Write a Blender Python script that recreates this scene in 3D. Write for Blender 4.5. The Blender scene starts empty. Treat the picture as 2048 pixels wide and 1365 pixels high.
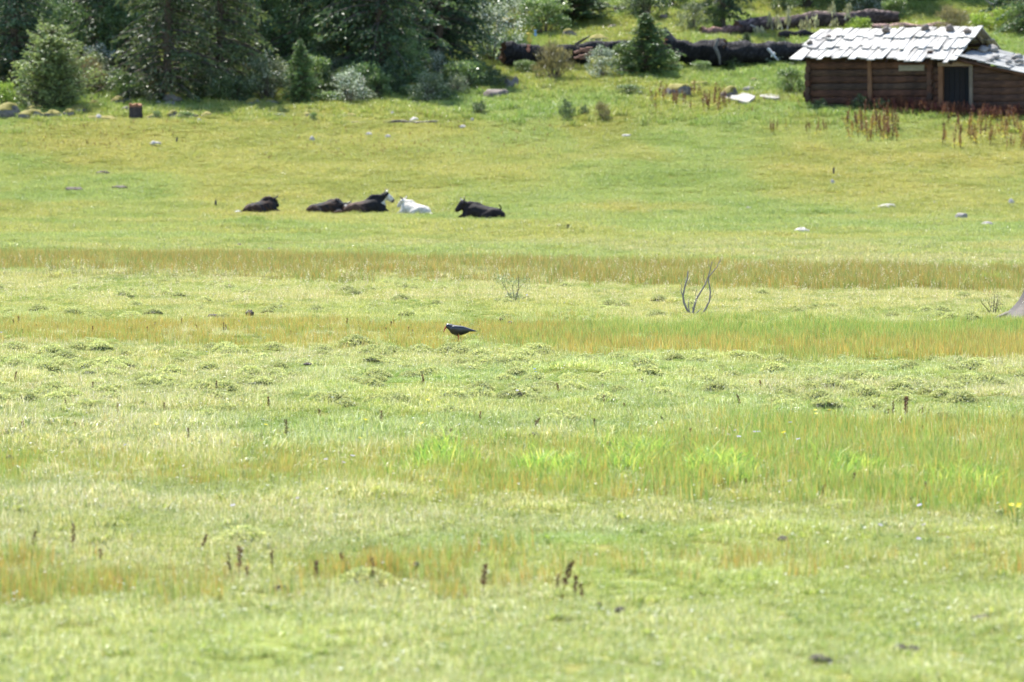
import bpy, bmesh, math, random
import numpy as np
from mathutils import Vector, Matrix, Euler, noise

SC = bpy.context.scene
COL = SC.collection
R = math.radians
rng = np.random.default_rng(7)
random.seed(7)

# ------------------------------------------------------------------ camera, sky, sun, exposure
FPX = 9000.0                                   # focal length in photograph pixels (2048 wide)
CAM_H = 2.1
PITCH = math.atan(347.5 / FPX)
cam = bpy.data.cameras.new('camera')
cam.sensor_width = 36.0
cam.lens = FPX / 2048 * 36.0
cam.clip_start, cam.clip_end = 0.5, 3000
cam.dof.use_dof = True
cam.dof.focus_distance = 51.0
cam.dof.aperture_fstop = cam.lens / 33.0       # 33 mm entrance pupil
cam.dof.aperture_blades = 9
camo = bpy.data.objects.new('camera', cam)
COL.objects.link(camo)
camo.location = (0, 0, CAM_H)
camo.rotation_euler = (math.pi / 2 - PITCH, 0, 0)
SC.camera = camo

SUN_EL, SUN_AZ = R(56), R(-24)                 # azimuth from +Y towards +X: the sun stands behind the wood
sdir = Vector((math.cos(SUN_EL) * math.sin(SUN_AZ), math.cos(SUN_EL) * math.cos(SUN_AZ), math.sin(SUN_EL)))
w = bpy.data.worlds.new('World')
SC.world = w
w.use_nodes = True
nt = w.node_tree
sky = nt.nodes.new('ShaderNodeTexSky')
sky.sky_type = 'NISHITA'
sky.sun_disc = False
sky.sun_elevation = SUN_EL
sky.sun_rotation = SUN_AZ
sky.altitude = 3000
sky.dust_density = 1.6
nt.links.new(sky.outputs[0], nt.nodes['Background'].inputs[0])
nt.nodes['Background'].inputs[1].default_value = 0.15
sun = bpy.data.lights.new('sun', 'SUN')
sun.energy = 4.6
sun.angle = R(0.53)
sun.color = (1.0, 0.965, 0.90)
suno = bpy.data.objects.new('sun', sun)
COL.objects.link(suno)
suno.rotation_euler = (-sdir).to_track_quat('-Z', 'Y').to_euler()
vs = SC.view_settings
vs.view_transform = 'Standard'
vs.look = 'None'
vs.exposure = 1.54
vs.gamma = 1.0
vs.use_curve_mapping = False
SC.render.film_transparent = False
SC.cycles.use_denoising = True
SC.cycles.denoiser = 'OPENIMAGEDENOISE'
SC.cycles.denoising_input_passes = 'RGB_ALBEDO_NORMAL'
SC.cycles.denoising_prefilter = 'ACCURATE'
SC.cycles.max_bounces = 4
SC.cycles.diffuse_bounces = 2
SC.cycles.glossy_bounces = 2
SC.cycles.transmission_bounces = 3
SC.cycles.transparent_max_bounces = 4
SC.cycles.sample_clamp_indirect = 6
SC.cycles.caustics_reflective = False
SC.cycles.caustics_refractive = False

# ------------------------------------------------------------------ helpers
def tag(o, label=None, cat=None, group=None, kind=None):
    if label: o['label'] = label
    if cat: o['category'] = cat
    if group: o['group'] = group
    if kind: o['kind'] = kind
    return o

def empty(name, loc, rz=0.0):
    o = bpy.data.objects.new(name, None)
    o.empty_display_size = 0.1
    COL.objects.link(o)
    o.location = loc
    o.rotation_euler = (0, 0, rz)
    return o

def link(name, me, parent=None, loc=(0, 0, 0), rot=(0, 0, 0), scl=(1, 1, 1), mat=None):
    o = bpy.data.objects.new(name, me)
    COL.objects.link(o)
    o.parent = parent
    o.location, o.rotation_euler, o.scale = loc, rot, scl
    if mat is not None:
        if not me.materials: me.materials.append(mat)
        o.material_slots[0].link = 'OBJECT'
        o.material_slots[0].material = mat
    return o

def copy_tree(o, parent=None):
    c = o.copy()
    COL.objects.link(c)
    c.parent = parent
    for ch in list(o.children):
        copy_tree(ch, c)
    return c

def hash2(ix, iy, seed):
    h = (ix.astype(np.int64) * 374761393 + iy.astype(np.int64) * 668265263 + seed * 1442695041) & 0x7fffffff
    h = ((h ^ (h >> 13)) * 1274126177) & 0x7fffffff
    return ((h ^ (h >> 16)) & 0xffff) / 65535.0

def vnoise(x, y, seed=0):
    x = np.asarray(x, float); y = np.asarray(y, float)
    ix, iy = np.floor(x), np.floor(y)
    fx, fy = x - ix, y - iy
    fx = fx * fx * (3 - 2 * fx); fy = fy * fy * (3 - 2 * fy)
    a = hash2(ix, iy, seed); b = hash2(ix + 1, iy, seed)
    c = hash2(ix, iy + 1, seed); d = hash2(ix + 1, iy + 1, seed)
    return (a * (1 - fx) + b * fx) * (1 - fy) + (c * (1 - fx) + d * fx) * fy

def fbm(x, y, seed=0, octv=3):
    s, a, t = 0, 1.0, 0
    for k in range(octv):
        s = s + a * vnoise(np.asarray(x) * 2 ** k, np.asarray(y) * 2 ** k, seed + k * 17)
        t += a; a *= 0.5
    return s / t

def sstep(a, b, x):
    t = np.clip((np.asarray(x, float) - a) / (b - a), 0, 1)
    return t * t * (3 - 2 * t)

class MB:
    """collects polygons with a colour per vertex and links them as one mesh"""
    def __init__(s):
        s.v, s.c, s.l, s.t, s.n = [], [], [], [], 0
    def add(s, v, f, col=(1, 1, 1)):
        v = np.asarray(v, float).reshape(-1, 3)
        c = np.asarray(col, float)
        if c.ndim == 1: c = np.tile(c, (len(v), 1))
        s.v.append(v); s.c.append(c[:, :3])
        if isinstance(f, np.ndarray):
            s.l.append((f + s.n).ravel()); s.t.append(np.full(len(f), f.shape[1]))
        else:
            for q in f:
                s.l.append(np.asarray(q) + s.n); s.t.append(np.array([len(q)]))
        s.n += len(v)
    def mesh(s, name, mat=None, smooth=False):
        v = np.concatenate(s.v); l = np.concatenate(s.l).astype(np.int32); t = np.concatenate(s.t).astype(np.int32)
        me = bpy.data.meshes.new(name)
        me.vertices.add(len(v)); me.vertices.foreach_set('co', v.ravel())
        me.loops.add(len(l)); me.loops.foreach_set('vertex_index', l)
        me.polygons.add(len(t))
        me.polygons.foreach_set('loop_start', np.concatenate([[0], np.cumsum(t)[:-1]]).astype(np.int32))
        me.polygons.foreach_set('loop_total', t)
        if smooth: me.polygons.foreach_set('use_smooth', np.ones(len(t), bool))
        me.update(calc_edges=True)
        at = me.color_attributes.new('col', 'FLOAT_COLOR', 'POINT')
        c = np.concatenate(s.c)
        at.data.foreach_set('color', np.concatenate([c, np.ones((len(c), 1))], 1).ravel())
        if mat: me.materials.append(mat)
        return me
    def build(s, name, mat, parent=None, smooth=False, loc=(0, 0, 0)):
        return link(name, s.mesh(name, mat, smooth), parent, loc)

def tube(mb, pts, radii, seg=6, col=(1, 1, 1), cap=True, rough=0.0):
    pts = np.asarray(pts, float); n = len(pts)
    tang = np.gradient(pts, axis=0)
    tang /= np.linalg.norm(tang, axis=1)[:, None] + 1e-9
    ref = np.array([0.31, 0.95, 0.05])
    vv = []
    for i in range(n):
        a = np.cross(tang[i], ref)
        if np.linalg.norm(a) < 0.05: a = np.cross(tang[i], [1, 0, 0])
        a /= np.linalg.norm(a); b = np.cross(tang[i], a)
        for k in range(seg):
            t = 2 * math.pi * k / seg
            r = radii[i] * (1 + rough * (random.random() - 0.5))
            vv.append(pts[i] + (a * math.cos(t) + b * math.sin(t)) * r)
    ff = [[i * seg + k, i * seg + (k + 1) % seg, (i + 1) * seg + (k + 1) % seg, (i + 1) * seg + k]
          for i in range(n - 1) for k in range(seg)]
    f = np.array(ff)
    mb.add(vv, f, col)
    if cap:
        mb.add(vv[:seg], [list(range(seg))[::-1]], col)
        mb.add(vv[-seg:], [list(range(seg))], col)

def box_mesh(name, sx, sy, sz, mat=None, bev=0.01, jit=0.0, seed=0):
    """a bevelled board with slightly uneven corners, centred"""
    bm = bmesh.new()
    bmesh.ops.create_cube(bm, size=1)
    rr = random.Random(seed)
    for v in bm.verts:
        v.co.x = v.co.x * sx + rr.uniform(-jit, jit)
        v.co.y = v.co.y * sy + rr.uniform(-jit, jit)
        v.co.z = v.co.z * sz + rr.uniform(-jit, jit) * 0.3
    if bev: bmesh.ops.bevel(bm, geom=bm.edges[:], offset=bev, segments=1, affect='EDGES')
    me = bpy.data.meshes.new(name)
    bm.to_mesh(me); bm.free()
    if mat: me.materials.append(mat)
    return me

# ------------------------------------------------------------------ materials
def mat_new(name):
    m = bpy.data.materials.new(name)
    m.use_nodes = True
    nt = m.node_tree
    return m, nt, nt.nodes['Principled BSDF'], nt.nodes['Material Output']

def N(nt, t, **kw):
    n = nt.nodes.new(t)
    for k, v in kw.items(): setattr(n, k, v)
    return n

def mixrgb(nt, a, b, fac, mode='MIX'):
    n = nt.nodes.new('ShaderNodeMix'); n.data_type = 'RGBA'; n.blend_type = mode
    for s, v in ((0, fac), (6, a), (7, b)):
        if hasattr(v, 'links') or hasattr(v, 'is_linked'): nt.links.new(v, n.inputs[s])
        else: n.inputs[s].default_value = v if s == 0 else (*v, 1)
    return n.outputs[2]

def ramp(nt, src, stops):
    n = nt.nodes.new('ShaderNodeValToRGB')
    el = n.color_ramp.elements
    while len(el) < len(stops): el.new(0.5)
    for e, (p, c) in zip(el, stops):
        e.position = p
        e.color = (*c, 1) if len(c) == 3 else c
    nt.links.new(src, n.inputs[0])
    return n.outputs[0]

def tex(nt, scale, detail=4, rough=0.6, coord='Object', stretch=None):
    tc = nt.nodes.new('ShaderNodeTexCoord')
    n = nt.nodes.new('ShaderNodeTexNoise')
    n.inputs['Scale'].default_value = scale
    n.inputs['Detail'].default_value = detail
    n.inputs['Roughness'].default_value = rough
    src = tc.outputs[coord]
    if stretch:
        mp = nt.nodes.new('ShaderNodeMapping')
        mp.inputs['Scale'].default_value = stretch
        nt.links.new(src, mp.inputs[0]); src = mp.outputs[0]
    nt.links.new(src, n.inputs[0])
    return n.outputs[0]

def bump(nt, p, h, strength, dist):
    b = nt.nodes.new('ShaderNodeBump')
    b.inputs['Strength'].default_value = strength
    b.inputs['Distance'].default_value = dist
    nt.links.new(h, b.inputs['Height'])
    nt.links.new(b.outputs[0], p.inputs['Normal'])

def leaf_mat(name, trans=0.4, rough=0.45, spec=0.5, tint=None, instancer=False, objvar=0.0):
    """leaf or blade: colour attribute, light passing through from behind"""
    m, nt, p, out = mat_new(name)
    a = N(nt, 'ShaderNodeAttribute', attribute_name='col')
    c = a.outputs[0]
    if instancer:
        b = N(nt, 'ShaderNodeAttribute', attribute_name='tint', attribute_type='INSTANCER')
        c = mixrgb(nt, c, b.outputs[0], 1.0, 'MULTIPLY')
    if tint: c = mixrgb(nt, c, tint, 1.0, 'MULTIPLY')
    if objvar:
        oi = N(nt, 'ShaderNodeObjectInfo')
        h = N(nt, 'ShaderNodeHueSaturation')
        mr = N(nt, 'ShaderNodeMapRange')
        mr.inputs[3].default_value = 1 - objvar; mr.inputs[4].default_value = 1 + objvar
        nt.links.new(oi.outputs['Random'], mr.inputs[0])
        nt.links.new(mr.outputs[0], h.inputs['Value'])
        nt.links.new(c, h.inputs['Color']); c = h.outputs[0]
    nt.links.new(c, p.inputs['Base Color'])
    p.inputs['Roughness'].default_value = rough
    p.inputs['Specular IOR Level'].default_value = spec
    tr = N(nt, 'ShaderNodeBsdfTranslucent')
    cc = mixrgb(nt, c, (1.0, 1.0, 0.8), 1.0, 'MULTIPLY')
    nt.links.new(cc, tr.inputs[0])
    mx = N(nt, 'ShaderNodeMixShader')
    mx.inputs[0].default_value = trans
    nt.links.new(p.outputs[0], mx.inputs[1]); nt.links.new(tr.outputs[0], mx.inputs[2])
    nt.links.new(mx.outputs[0], out.inputs[0])
    return m

def attr_mat(name, rough=0.8, spec=0.3, nscale=0, namp=0.3, bumpd=0, stretch=None, sheen=0):
    """colour attribute broken up by noise"""
    m, nt, p, out = mat_new(name)
    c = N(nt, 'ShaderNodeAttribute', attribute_name='col').outputs[0]
    if nscale:
        n = tex(nt, nscale, 5, 0.65, stretch=stretch)
        g = ramp(nt, n, [(0.25, (1 - namp,) * 3), (0.75, (1 + namp,) * 3)])
        c = mixrgb(nt, c, g, 1.0, 'MULTIPLY')
        if bumpd: bump(nt, p, n, 0.8, bumpd)
    nt.links.new(c, p.inputs['Base Color'])
    p.inputs['Roughness'].default_value = rough
    p.inputs['Specular IOR Level'].default_value = spec
    return m

def wood_mat(name, cols, grain=(1.2, 14, 14), rough=0.85, bumpd=0.02, objvar=True, scale=2.0, neutral=False):
    """weathered timber: grain along local X, each piece its own tone"""
    m, nt, p, out = mat_new(name)
    n = tex(nt, scale, 6, 0.65, stretch=grain)
    n2 = tex(nt, 0.9, 4, 0.6)
    c = ramp(nt, n, [(0.30, cols[0]), (0.52, cols[1]), (0.72, cols[2])])
    c2 = ramp(nt, n2, [(0.35, cols[0]), (0.65, cols[2])])
    c = mixrgb(nt, c, c2, 0.4)
    if objvar:
        oi = N(nt, 'ShaderNodeObjectInfo')
        g = ramp(nt, oi.outputs['Random'], [(0, (0.55, 0.55, 0.56)), (0.25, (0.9, 0.9, 0.9)), (0.7, (1.15, 1.15, 1.14)), (1, (1.3, 1.29, 1.27))]) if neutral else ramp(nt, oi.outputs['Random'], [(0, (0.5, 0.5, 0.52)), (0.3, (1.15, 0.80, 0.64)), (0.55, (0.8, 0.84, 0.8)), (0.8, (1.3, 0.92, 0.72)), (1, (1.0, 1.02, 1.0))])
        c = mixrgb(nt, c, g, 1.0, 'MULTIPLY')
    nt.links.new(c, p.inputs['Base Color'])
    p.inputs['Roughness'].default_value = rough
    p.inputs['Specular IOR Level'].default_value = 0.3
    bump(nt, p, n, 0.9, bumpd)
    return m

def rock_mat(name, base, dark, moss, amount):
    m, nt, p, out = mat_new(name)
    n = tex(nt, 3.0, 6, 0.65)
    c = ramp(nt, n, [(0.3, dark), (0.65, base)])
    if amount > 0:
        geo = N(nt, 'ShaderNodeNewGeometry')
        sx = N(nt, 'ShaderNodeSeparateXYZ'); nt.links.new(geo.outputs['Normal'], sx.inputs[0])
        n2 = tex(nt, 2.2, 4, 0.6)
        ad = N(nt, 'ShaderNodeMath', operation='ADD'); nt.links.new(sx.outputs[2], ad.inputs[0]); nt.links.new(n2, ad.inputs[1])
        f = ramp(nt, ad.outputs[0], [(1.15 - amount, (0, 0, 0)), (1.35 - amount, (1, 1, 1))])
        c = mixrgb(nt, c, moss, f)
    nt.links.new(c, p.inputs['Base Color'])
    p.inputs['Roughness'].default_value = 0.9
    bump(nt, p, n, 0.7, 0.04)
    return m

M = {}
M['grass'] = leaf_mat('grass_blades', 0.42, 0.42, 0.6, instancer=True)
M['reed'] = leaf_mat('reed_blades', 0.45, 0.5, 0.4, instancer=True)
M['flower'] = leaf_mat('flower_petals', 0.35, 0.6, 0.3)
M['needle'] = leaf_mat('conifer_needles', 0.34, 0.55, 0.4, objvar=0.22)
M['leaf'] = leaf_mat('shrub_leaves', 0.35, 0.42, 0.55, objvar=0.18)
M['weed'] = leaf_mat('dry_weed', 0.3, 0.6, 0.3, objvar=0.3)
M['bark'] = attr_mat('bark', 0.9, 0.2, 5, 0.5, 0.04, (6, 6, 1))
M['deadwood'] = attr_mat('dead_wood', 0.75, 0.35, 9, 0.4, 0.01)
M['hide'] = attr_mat('cattle_hair', 0.75, 0.1, 6, 0.6, 0.03)
M['plumage'] = attr_mat('plumage', 0.36, 0.6, 40, 0.25, 0.002)
M['horn'] = attr_mat('horn', 0.4, 0.5)
M['bill'] = attr_mat('red_bill', 0.4, 0.5)
M['dung'] = attr_mat('dark_clod', 0.9, 0.2, 20, 0.5, 0.02)
M['cloth'] = attr_mat('faded_cloth', 0.85, 0.2, 6, 0.2)
M['log_wall'] = wood_mat('log_wall', [(0.010, 0.007, 0.0055), (0.050, 0.031, 0.022), (0.14, 0.088, 0.06)])
M['post'] = wood_mat('post_wood', [(0.07, 0.03, 0.018), (0.22, 0.10, 0.05), (0.32, 0.17, 0.09)], grain=(14, 14, 1.2))
M['grey_wood'] = wood_mat('grey_wood', [(0.10, 0.095, 0.07), (0.22, 0.21, 0.16), (0.32, 0.31, 0.25)], grain=(1.2, 14, 14))
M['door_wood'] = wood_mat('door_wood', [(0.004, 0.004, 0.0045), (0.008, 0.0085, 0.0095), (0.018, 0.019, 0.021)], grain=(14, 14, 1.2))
M['shingle'] = wood_mat('roof_board', [(0.14, 0.13, 0.115), (0.42, 0.395, 0.355), (0.60, 0.57, 0.52)], grain=(14, 1.2, 14), bumpd=0.012, neutral=True)
M['shed_board'] = wood_mat('shed_board', [(0.09, 0.09, 0.085), (0.20, 0.20, 0.19), (0.36, 0.36, 0.34)], grain=(1.2, 14, 14), bumpd=0.012, neutral=True)
M['burnt_log'] = attr_mat('charred_bark', 0.9, 0.15, 3.5, 0.8, 0.09, (0.7, 5, 5))
M['rock_moss'] = rock_mat('mossy_rock', (0.20, 0.18, 0.16), (0.045, 0.04, 0.036), (0.17, 0.145, 0.02), 0.18)
M['rock_grey'] = rock_mat('grey_rock', (0.28, 0.26, 0.23), (0.15, 0.13, 0.12), (0.2, 0.2, 0.05), 0.0)
M['rock_brown'] = rock_mat('brown_rock', (0.20, 0.16, 0.13), (0.08, 0.06, 0.05), (0.2, 0.2, 0.05), 0.0)
M['rock_white'] = rock_mat('pale_stone', (0.44, 0.405, 0.35), (0.22, 0.20, 0.17), (0.2, 0.2, 0.05), 0.0)
m, nt_, p_, _ = mat_new('turf_soil')
a = tex(nt_, 0.35, 6, 0.6); b = tex(nt_, 6.0, 6, 0.7)
c = ramp(nt_, a, [(0.3, (0.17, 0.20, 0.055)), (0.5, (0.23, 0.23, 0.07)), (0.7, (0.21, 0.26, 0.07))])
c = mixrgb(nt_, c, ramp(nt_, b, [(0.3, (0.55, 0.5, 0.4)), (0.7, (1.15, 1.15, 1.0))]), 1.0, 'MULTIPLY')
nt_.links.new(c, p_.inputs['Base Color'])
p_.inputs['Roughness'].default_value = 1.0
p_.inputs['Specular IOR Level'].default_value = 0.1
bump(nt_, p_, b, 1.0, 0.05)
M['soil'] = m

# ------------------------------------------------------------------ terrain
_KY = np.array([-60, 0, 150, 183, 200, 215, 228, 240, 260, 285, 320, 400, 700.0])
_KZ = np.array([0, 0, 0, 0.05, 0.75, 2.25, 4.0, 5.25, 8.5, 12.8, 19.5, 38, 110.0])
_gy = np.linspace(-60, 700, 7601)
_gz = np.interp(_gy, _KY, _KZ)
_k = np.hanning(121); _k /= _k.sum()
_gz = np.convolve(np.pad(_gz, 60, mode='edge'), _k, 'valid')

def pix_dir(px, py):
    x, z = (px - 1024) / FPX, (682.5 - py) / FPX
    return np.array([x, math.cos(PITCH) + z * math.sin(PITCH), -math.sin(PITCH) + z * math.cos(PITCH)])

def at(px, py, Y):
    d = pix_dir(px, py)
    return np.array([0, 0, CAM_H]) + d * (Y / d[1])

# grassy hummocks on the wet flat
HUM = []
for _ in range(260):
    Y = rng.uniform(38, 56) if rng.random() < 0.6 else rng.uniform(18, 95)
    HUM.append((rng.uniform(-1, 1) * Y * 0.14, Y, rng.uniform(0.15, 0.4), rng.uniform(0.02, 0.06)))
for _ in range(200):
    Y = rng.uniform(110, 225)
    HUM.append((rng.uniform(-1, 1) * Y * 0.14, Y, rng.uniform(0.3, 1.1), rng.uniform(0.04, 0.14)))
HUM = np.array(HUM)

def H(x, y, fine=True):
    x = np.asarray(x, float); y = np.asarray(y, float)
    z = np.interp(y, _gy, _gz)
    far = sstep(150, 215, y)
    z = z + (fbm(x / 7, y / 9, 3) - 0.5) * 0.10 * (1 - far)
    z = z + (fbm(x / 16, y / 12, 5) - 0.5) * 1.1 * far * (1 - 0.6 * sstep(225, 240, y) * (1 - sstep(250, 270, y)))
    z = z + (fbm(x / 2.5, y / 2.5, 8) - 0.5) * (0.03 + 0.22 * far)
    if fine:
        xs, ys = x.ravel(), y.ravel(); zz = np.zeros(len(xs))
        order = np.argsort(ys); so = ys[order]
        for hx, hy, r, h in HUM:
            i0, i1 = np.searchsorted(so, hy - 4.2 * r), np.searchsorted(so, hy + 4.2 * r)
            idx = order[i0:i1]
            if len(idx):
                q = ((xs[idx] - hx) / r) ** 2 + ((ys[idx] - hy) / (r * 1.4)) ** 2
                zz[idx] += h * np.exp(-q * 1.3)
        z = z + zz.reshape(z.shape)
    return z

_RY = np.concatenate([np.arange(14, 120, 0.15), np.arange(120, 420, 0.4)])
def gnd(px, py):
    """where the line of sight through a photograph pixel meets the ground"""
    d = pix_dir(px, py)
    t = _RY / d[1]
    zz = CAM_H + d[2] * t
    below = np.nonzero(zz < H(d[0] * t, _RY))[0]
    Y = _RY[below[0]] if len(below) else 400
    p = np.array([0, 0, CAM_H]) + d * (Y / d[1])
    return np.array([p[0], Y, float(H(np.array([p[0]]), np.array([Y]))[0])])

def onground(x, y, dz=0.0):
    return np.array([x, y, float(H(np.array([x]), np.array([y]))[0]) + dz])

def grid(ys, half, nx):
    V, F = [], []
    for y in ys:
        xs = np.linspace(-1, 1, nx)
        xs = np.sign(xs) * np.abs(xs) ** 1.0 * half(y)
        V.append(np.stack([xs, np.full(nx, y)], 1))
    V = np.concatenate(V)
    z = H(V[:, 0], V[:, 1])
    i = np.arange(len(ys) - 1)[:, None] * nx + np.arange(nx - 1)[None, :]
    F = np.stack([i, i + 1, i + nx + 1, i + nx], -1).reshape(-1, 4)
    return np.column_stack([V, z]), F

ys = np.concatenate([np.arange(12, 60, 0.12), np.arange(60, 120, 0.3), np.arange(120, 240, 0.5), np.arange(240, 330, 1.0)])
nx = 280
xs_unit = np.linspace(-1, 1, nx)
v, f = grid(ys, lambda y: 0.17 * y + 2, nx)
mb = MB(); mb.add(v, f)
# the same sheet goes on around the finely divided part
def outer(y): return 0.17 * y + 2
for sgn in (-1, 1):
    V = []
    ks = np.array([1.0, 1.3, 1.8, 2.6, 4, 7])
    yy = ys[::4] if (len(ys) - 1) % 4 == 0 else np.append(ys[::4], ys[-1])
    for y in yy:
        V.append(np.stack([sgn * outer(y) * ks, np.full(len(ks), y)], 1))
    V = np.concatenate(V); n = len(ks)
    i = np.arange(len(yy) - 1)[:, None] * n + np.arange(n - 1)[None, :]
    F = np.stack([i, i + 1, i + n + 1, i + n], -1).reshape(-1, 4)
    mb.add(np.column_stack([V, H(V[:, 0], V[:, 1])]), F if sgn > 0 else F[:, ::-1])
for y0s in (np.arange(-60, 12.1, 6.0), np.array([329.0, 345, 370, 400, 450, 520, 600, 690])):
    xs = np.linspace(-420, 420, 61)
    gx, gy_ = np.meshgrid(xs, y0s)
    n = len(xs)
    i = np.arange(len(y0s) - 1)[:, None] * n + np.arange(n - 1)[None, :]
    mb.add(np.column_stack([gx.ravel(), gy_.ravel(), H(gx.ravel(), gy_.ravel())]), np.stack([i, i + 1, i + n + 1, i + n], -1).reshape(-1, 4))
g = mb.build('ground', M['soil'], smooth=True)
tag(g, 'rough green meadow ground rising to a wooded hillside', 'ground', kind='structure')

# ------------------------------------------------------------------ grass
def blades(n, rad, h, wd, lean, pal, prob, up=0.0, square=False, clump=0):
    """n tapering blades of two segments; h, wd, lean are (lo, hi)"""
    r = rad * np.sqrt(rng.random(n)); a = rng.random(n) * 2 * math.pi
    bx, by = r * np.cos(a), r * np.sin(a)
    if clump:
        cc = rng.normal(0, rad * 0.55, (clump, 2)); k = rng.integers(0, clump, n)
        bx, by = cc[k, 0] + rng.normal(0, rad * 0.13, n), cc[k, 1] + rng.normal(0, rad * 0.13, n)
    hh = rng.uniform(*h, n) * (0.7 + 0.6 * rng.random(n)); ww = rng.uniform(*wd, n)
    ln = rng.uniform(*lean, n) * hh; la = rng.random(n) * 2 * math.pi
    dx, dy = np.cos(la) * ln, np.sin(la) * ln
    fa = rng.random(n) * math.pi
    wx, wy = np.cos(fa) * ww * 0.5, np.sin(fa) * ww * 0.5
    z = np.zeros(n)
    P = np.stack([
        np.stack([bx - wx, by - wy, z - 0.01], 1), np.stack([bx + wx, by + wy, z - 0.01], 1),
        np.stack([bx + dx * .35 - wx * .8, by + dy * .35 - wy * .8, hh * .6], 1), np.stack([bx + dx * .35 + wx * .8, by + dy * .35 + wy * .8, hh * .6], 1),
        np.stack([bx + dx, by + dy, hh * (1 - 0.25 * np.clip(ln / hh, 0, 1))], 1)], 1)
    i = np.arange(n)[:, None] * 5
    F = np.concatenate([i + [0, 1, 3], i + [0, 3, 2], i + [2, 3, 4]], 0)
    pal = np.array(pal); k = rng.choice(len(pal), n, p=np.array(prob) / sum(prob))
    c = pal[k] * rng.uniform(0.75, 1.25, (n, 1))
    C = np.repeat(c[:, None, :], 5, 1)
    return P.reshape(-1, 3), F, C.reshape(-1, 3)

PROTO = {}
def proto(kind, meshes):
    c = bpy.data.collections.new('source_' + kind)
    for i, me in enumerate(meshes):
        o = bpy.data.objects.new('source_%s_%02d' % (kind, i), me)
        c.objects.link(o)
    PROTO[kind] = c

def patch(*specs, mat=None):
    b = MB()
    for s in specs:
        b.add(*blades(**s))
    return b.mesh('grass_patch', mat)

GREEN = [(0.24, 0.325, 0.085), (0.335, 0.385, 0.125), (0.42, 0.43, 0.175), (0.51, 0.48, 0.25), (0.72, 0.70, 0.52), (0.33, 0.26, 0.115)]  # palest straw entry also paints sun sparkle on some blades
FARG = [(0.305, 0.35, 0.12), (0.355, 0.38, 0.14), (0.41, 0.405, 0.165), (0.455, 0.425, 0.19), (0.56, 0.53, 0.34), (0.33, 0.275, 0.115)]
proto('turf', [patch(dict(n=620, rad=0.24, h=(0.03, 0.075), wd=(0.003, 0.006), lean=(0.2, 1.3), pal=GREEN, prob=[4, 6, 5, 3, 1.6, 0.7]), mat=M['grass']) for _ in range(6)] +
      [patch(dict(n=420, rad=0.24, h=(0.03, 0.06), wd=(0.003, 0.006), lean=(0.2, 1.3), pal=GREEN, prob=[4, 6, 5, 3, 1.6, 0.7]),
             dict(n=60, rad=0.22, h=(0.08, 0.15), wd=(0.002, 0.004), lean=(0.1, 0.6), pal=GREEN, prob=[2, 4, 4, 4, 3, 1]),
             dict(n=90, rad=0.2, h=(0.03, 0.05), wd=(0.010, 0.018), lean=(0.6, 1.6), pal=GREEN, prob=[5, 5, 3, 1, 1.2, 0], clump=5), mat=M['grass']) for _ in range(6)])
proto('farturf', [patch(dict(n=420, rad=0.42, h=(0.04, 0.10), wd=(0.008, 0.018), lean=(0.2, 1.2), pal=FARG, prob=[4, 6, 5, 3, 1.2, 0.6]),
                        dict(n=50, rad=0.4, h=(0.09, 0.17), wd=(0.005, 0.009), lean=(0.1, 0.7), pal=FARG, prob=[3, 4, 4, 3, 1, 2]), mat=M['grass']) for _ in range(8)])
proto('tall', [patch(dict(n=380, rad=0.5, h=(0.12, 0.34), wd=(0.012, 0.026), lean=(0.2, 1.0), pal=GREEN, prob=[6, 6, 4, 3, 0.8, 1.2]), mat=M['grass']) for _ in range(6)])
REED = [(0.19, 0.29, 0.07), (0.28, 0.37, 0.09), (0.38, 0.40, 0.12), (0.47, 0.365, 0.11), (0.52, 0.32, 0.09), (0.53, 0.48, 0.22)]
proto('reed', [patch(dict(n=70, rad=0.13, h=(0.10, 0.21), wd=(0.003, 0.0055), lean=(0.02, 0.35), pal=REED, prob=p), mat=M['reed'])
               for p in ([5, 5, 2, 2, 1, 1], [5, 4, 2, 2, 2, 1], [3, 3, 3, 3, 3, 1], [2, 2, 3, 5, 4, 1], [1, 2, 3, 5, 5, 2], [1, 1, 3, 5, 6, 2])])
LUSH = [(0.22, 0.38, 0.08), (0.33, 0.46, 0.10), (0.48, 0.52, 0.13), (0.52, 0.50, 0.15)]
proto('lush', [patch(dict(n=45, rad=0.13, h=(0.12, 0.22), wd=(0.006, 0.010), lean=(0.2, 0.9), pal=LUSH, prob=[3, 4, 3, 1]), mat=M['reed']) for _ in range(4)])

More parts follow.
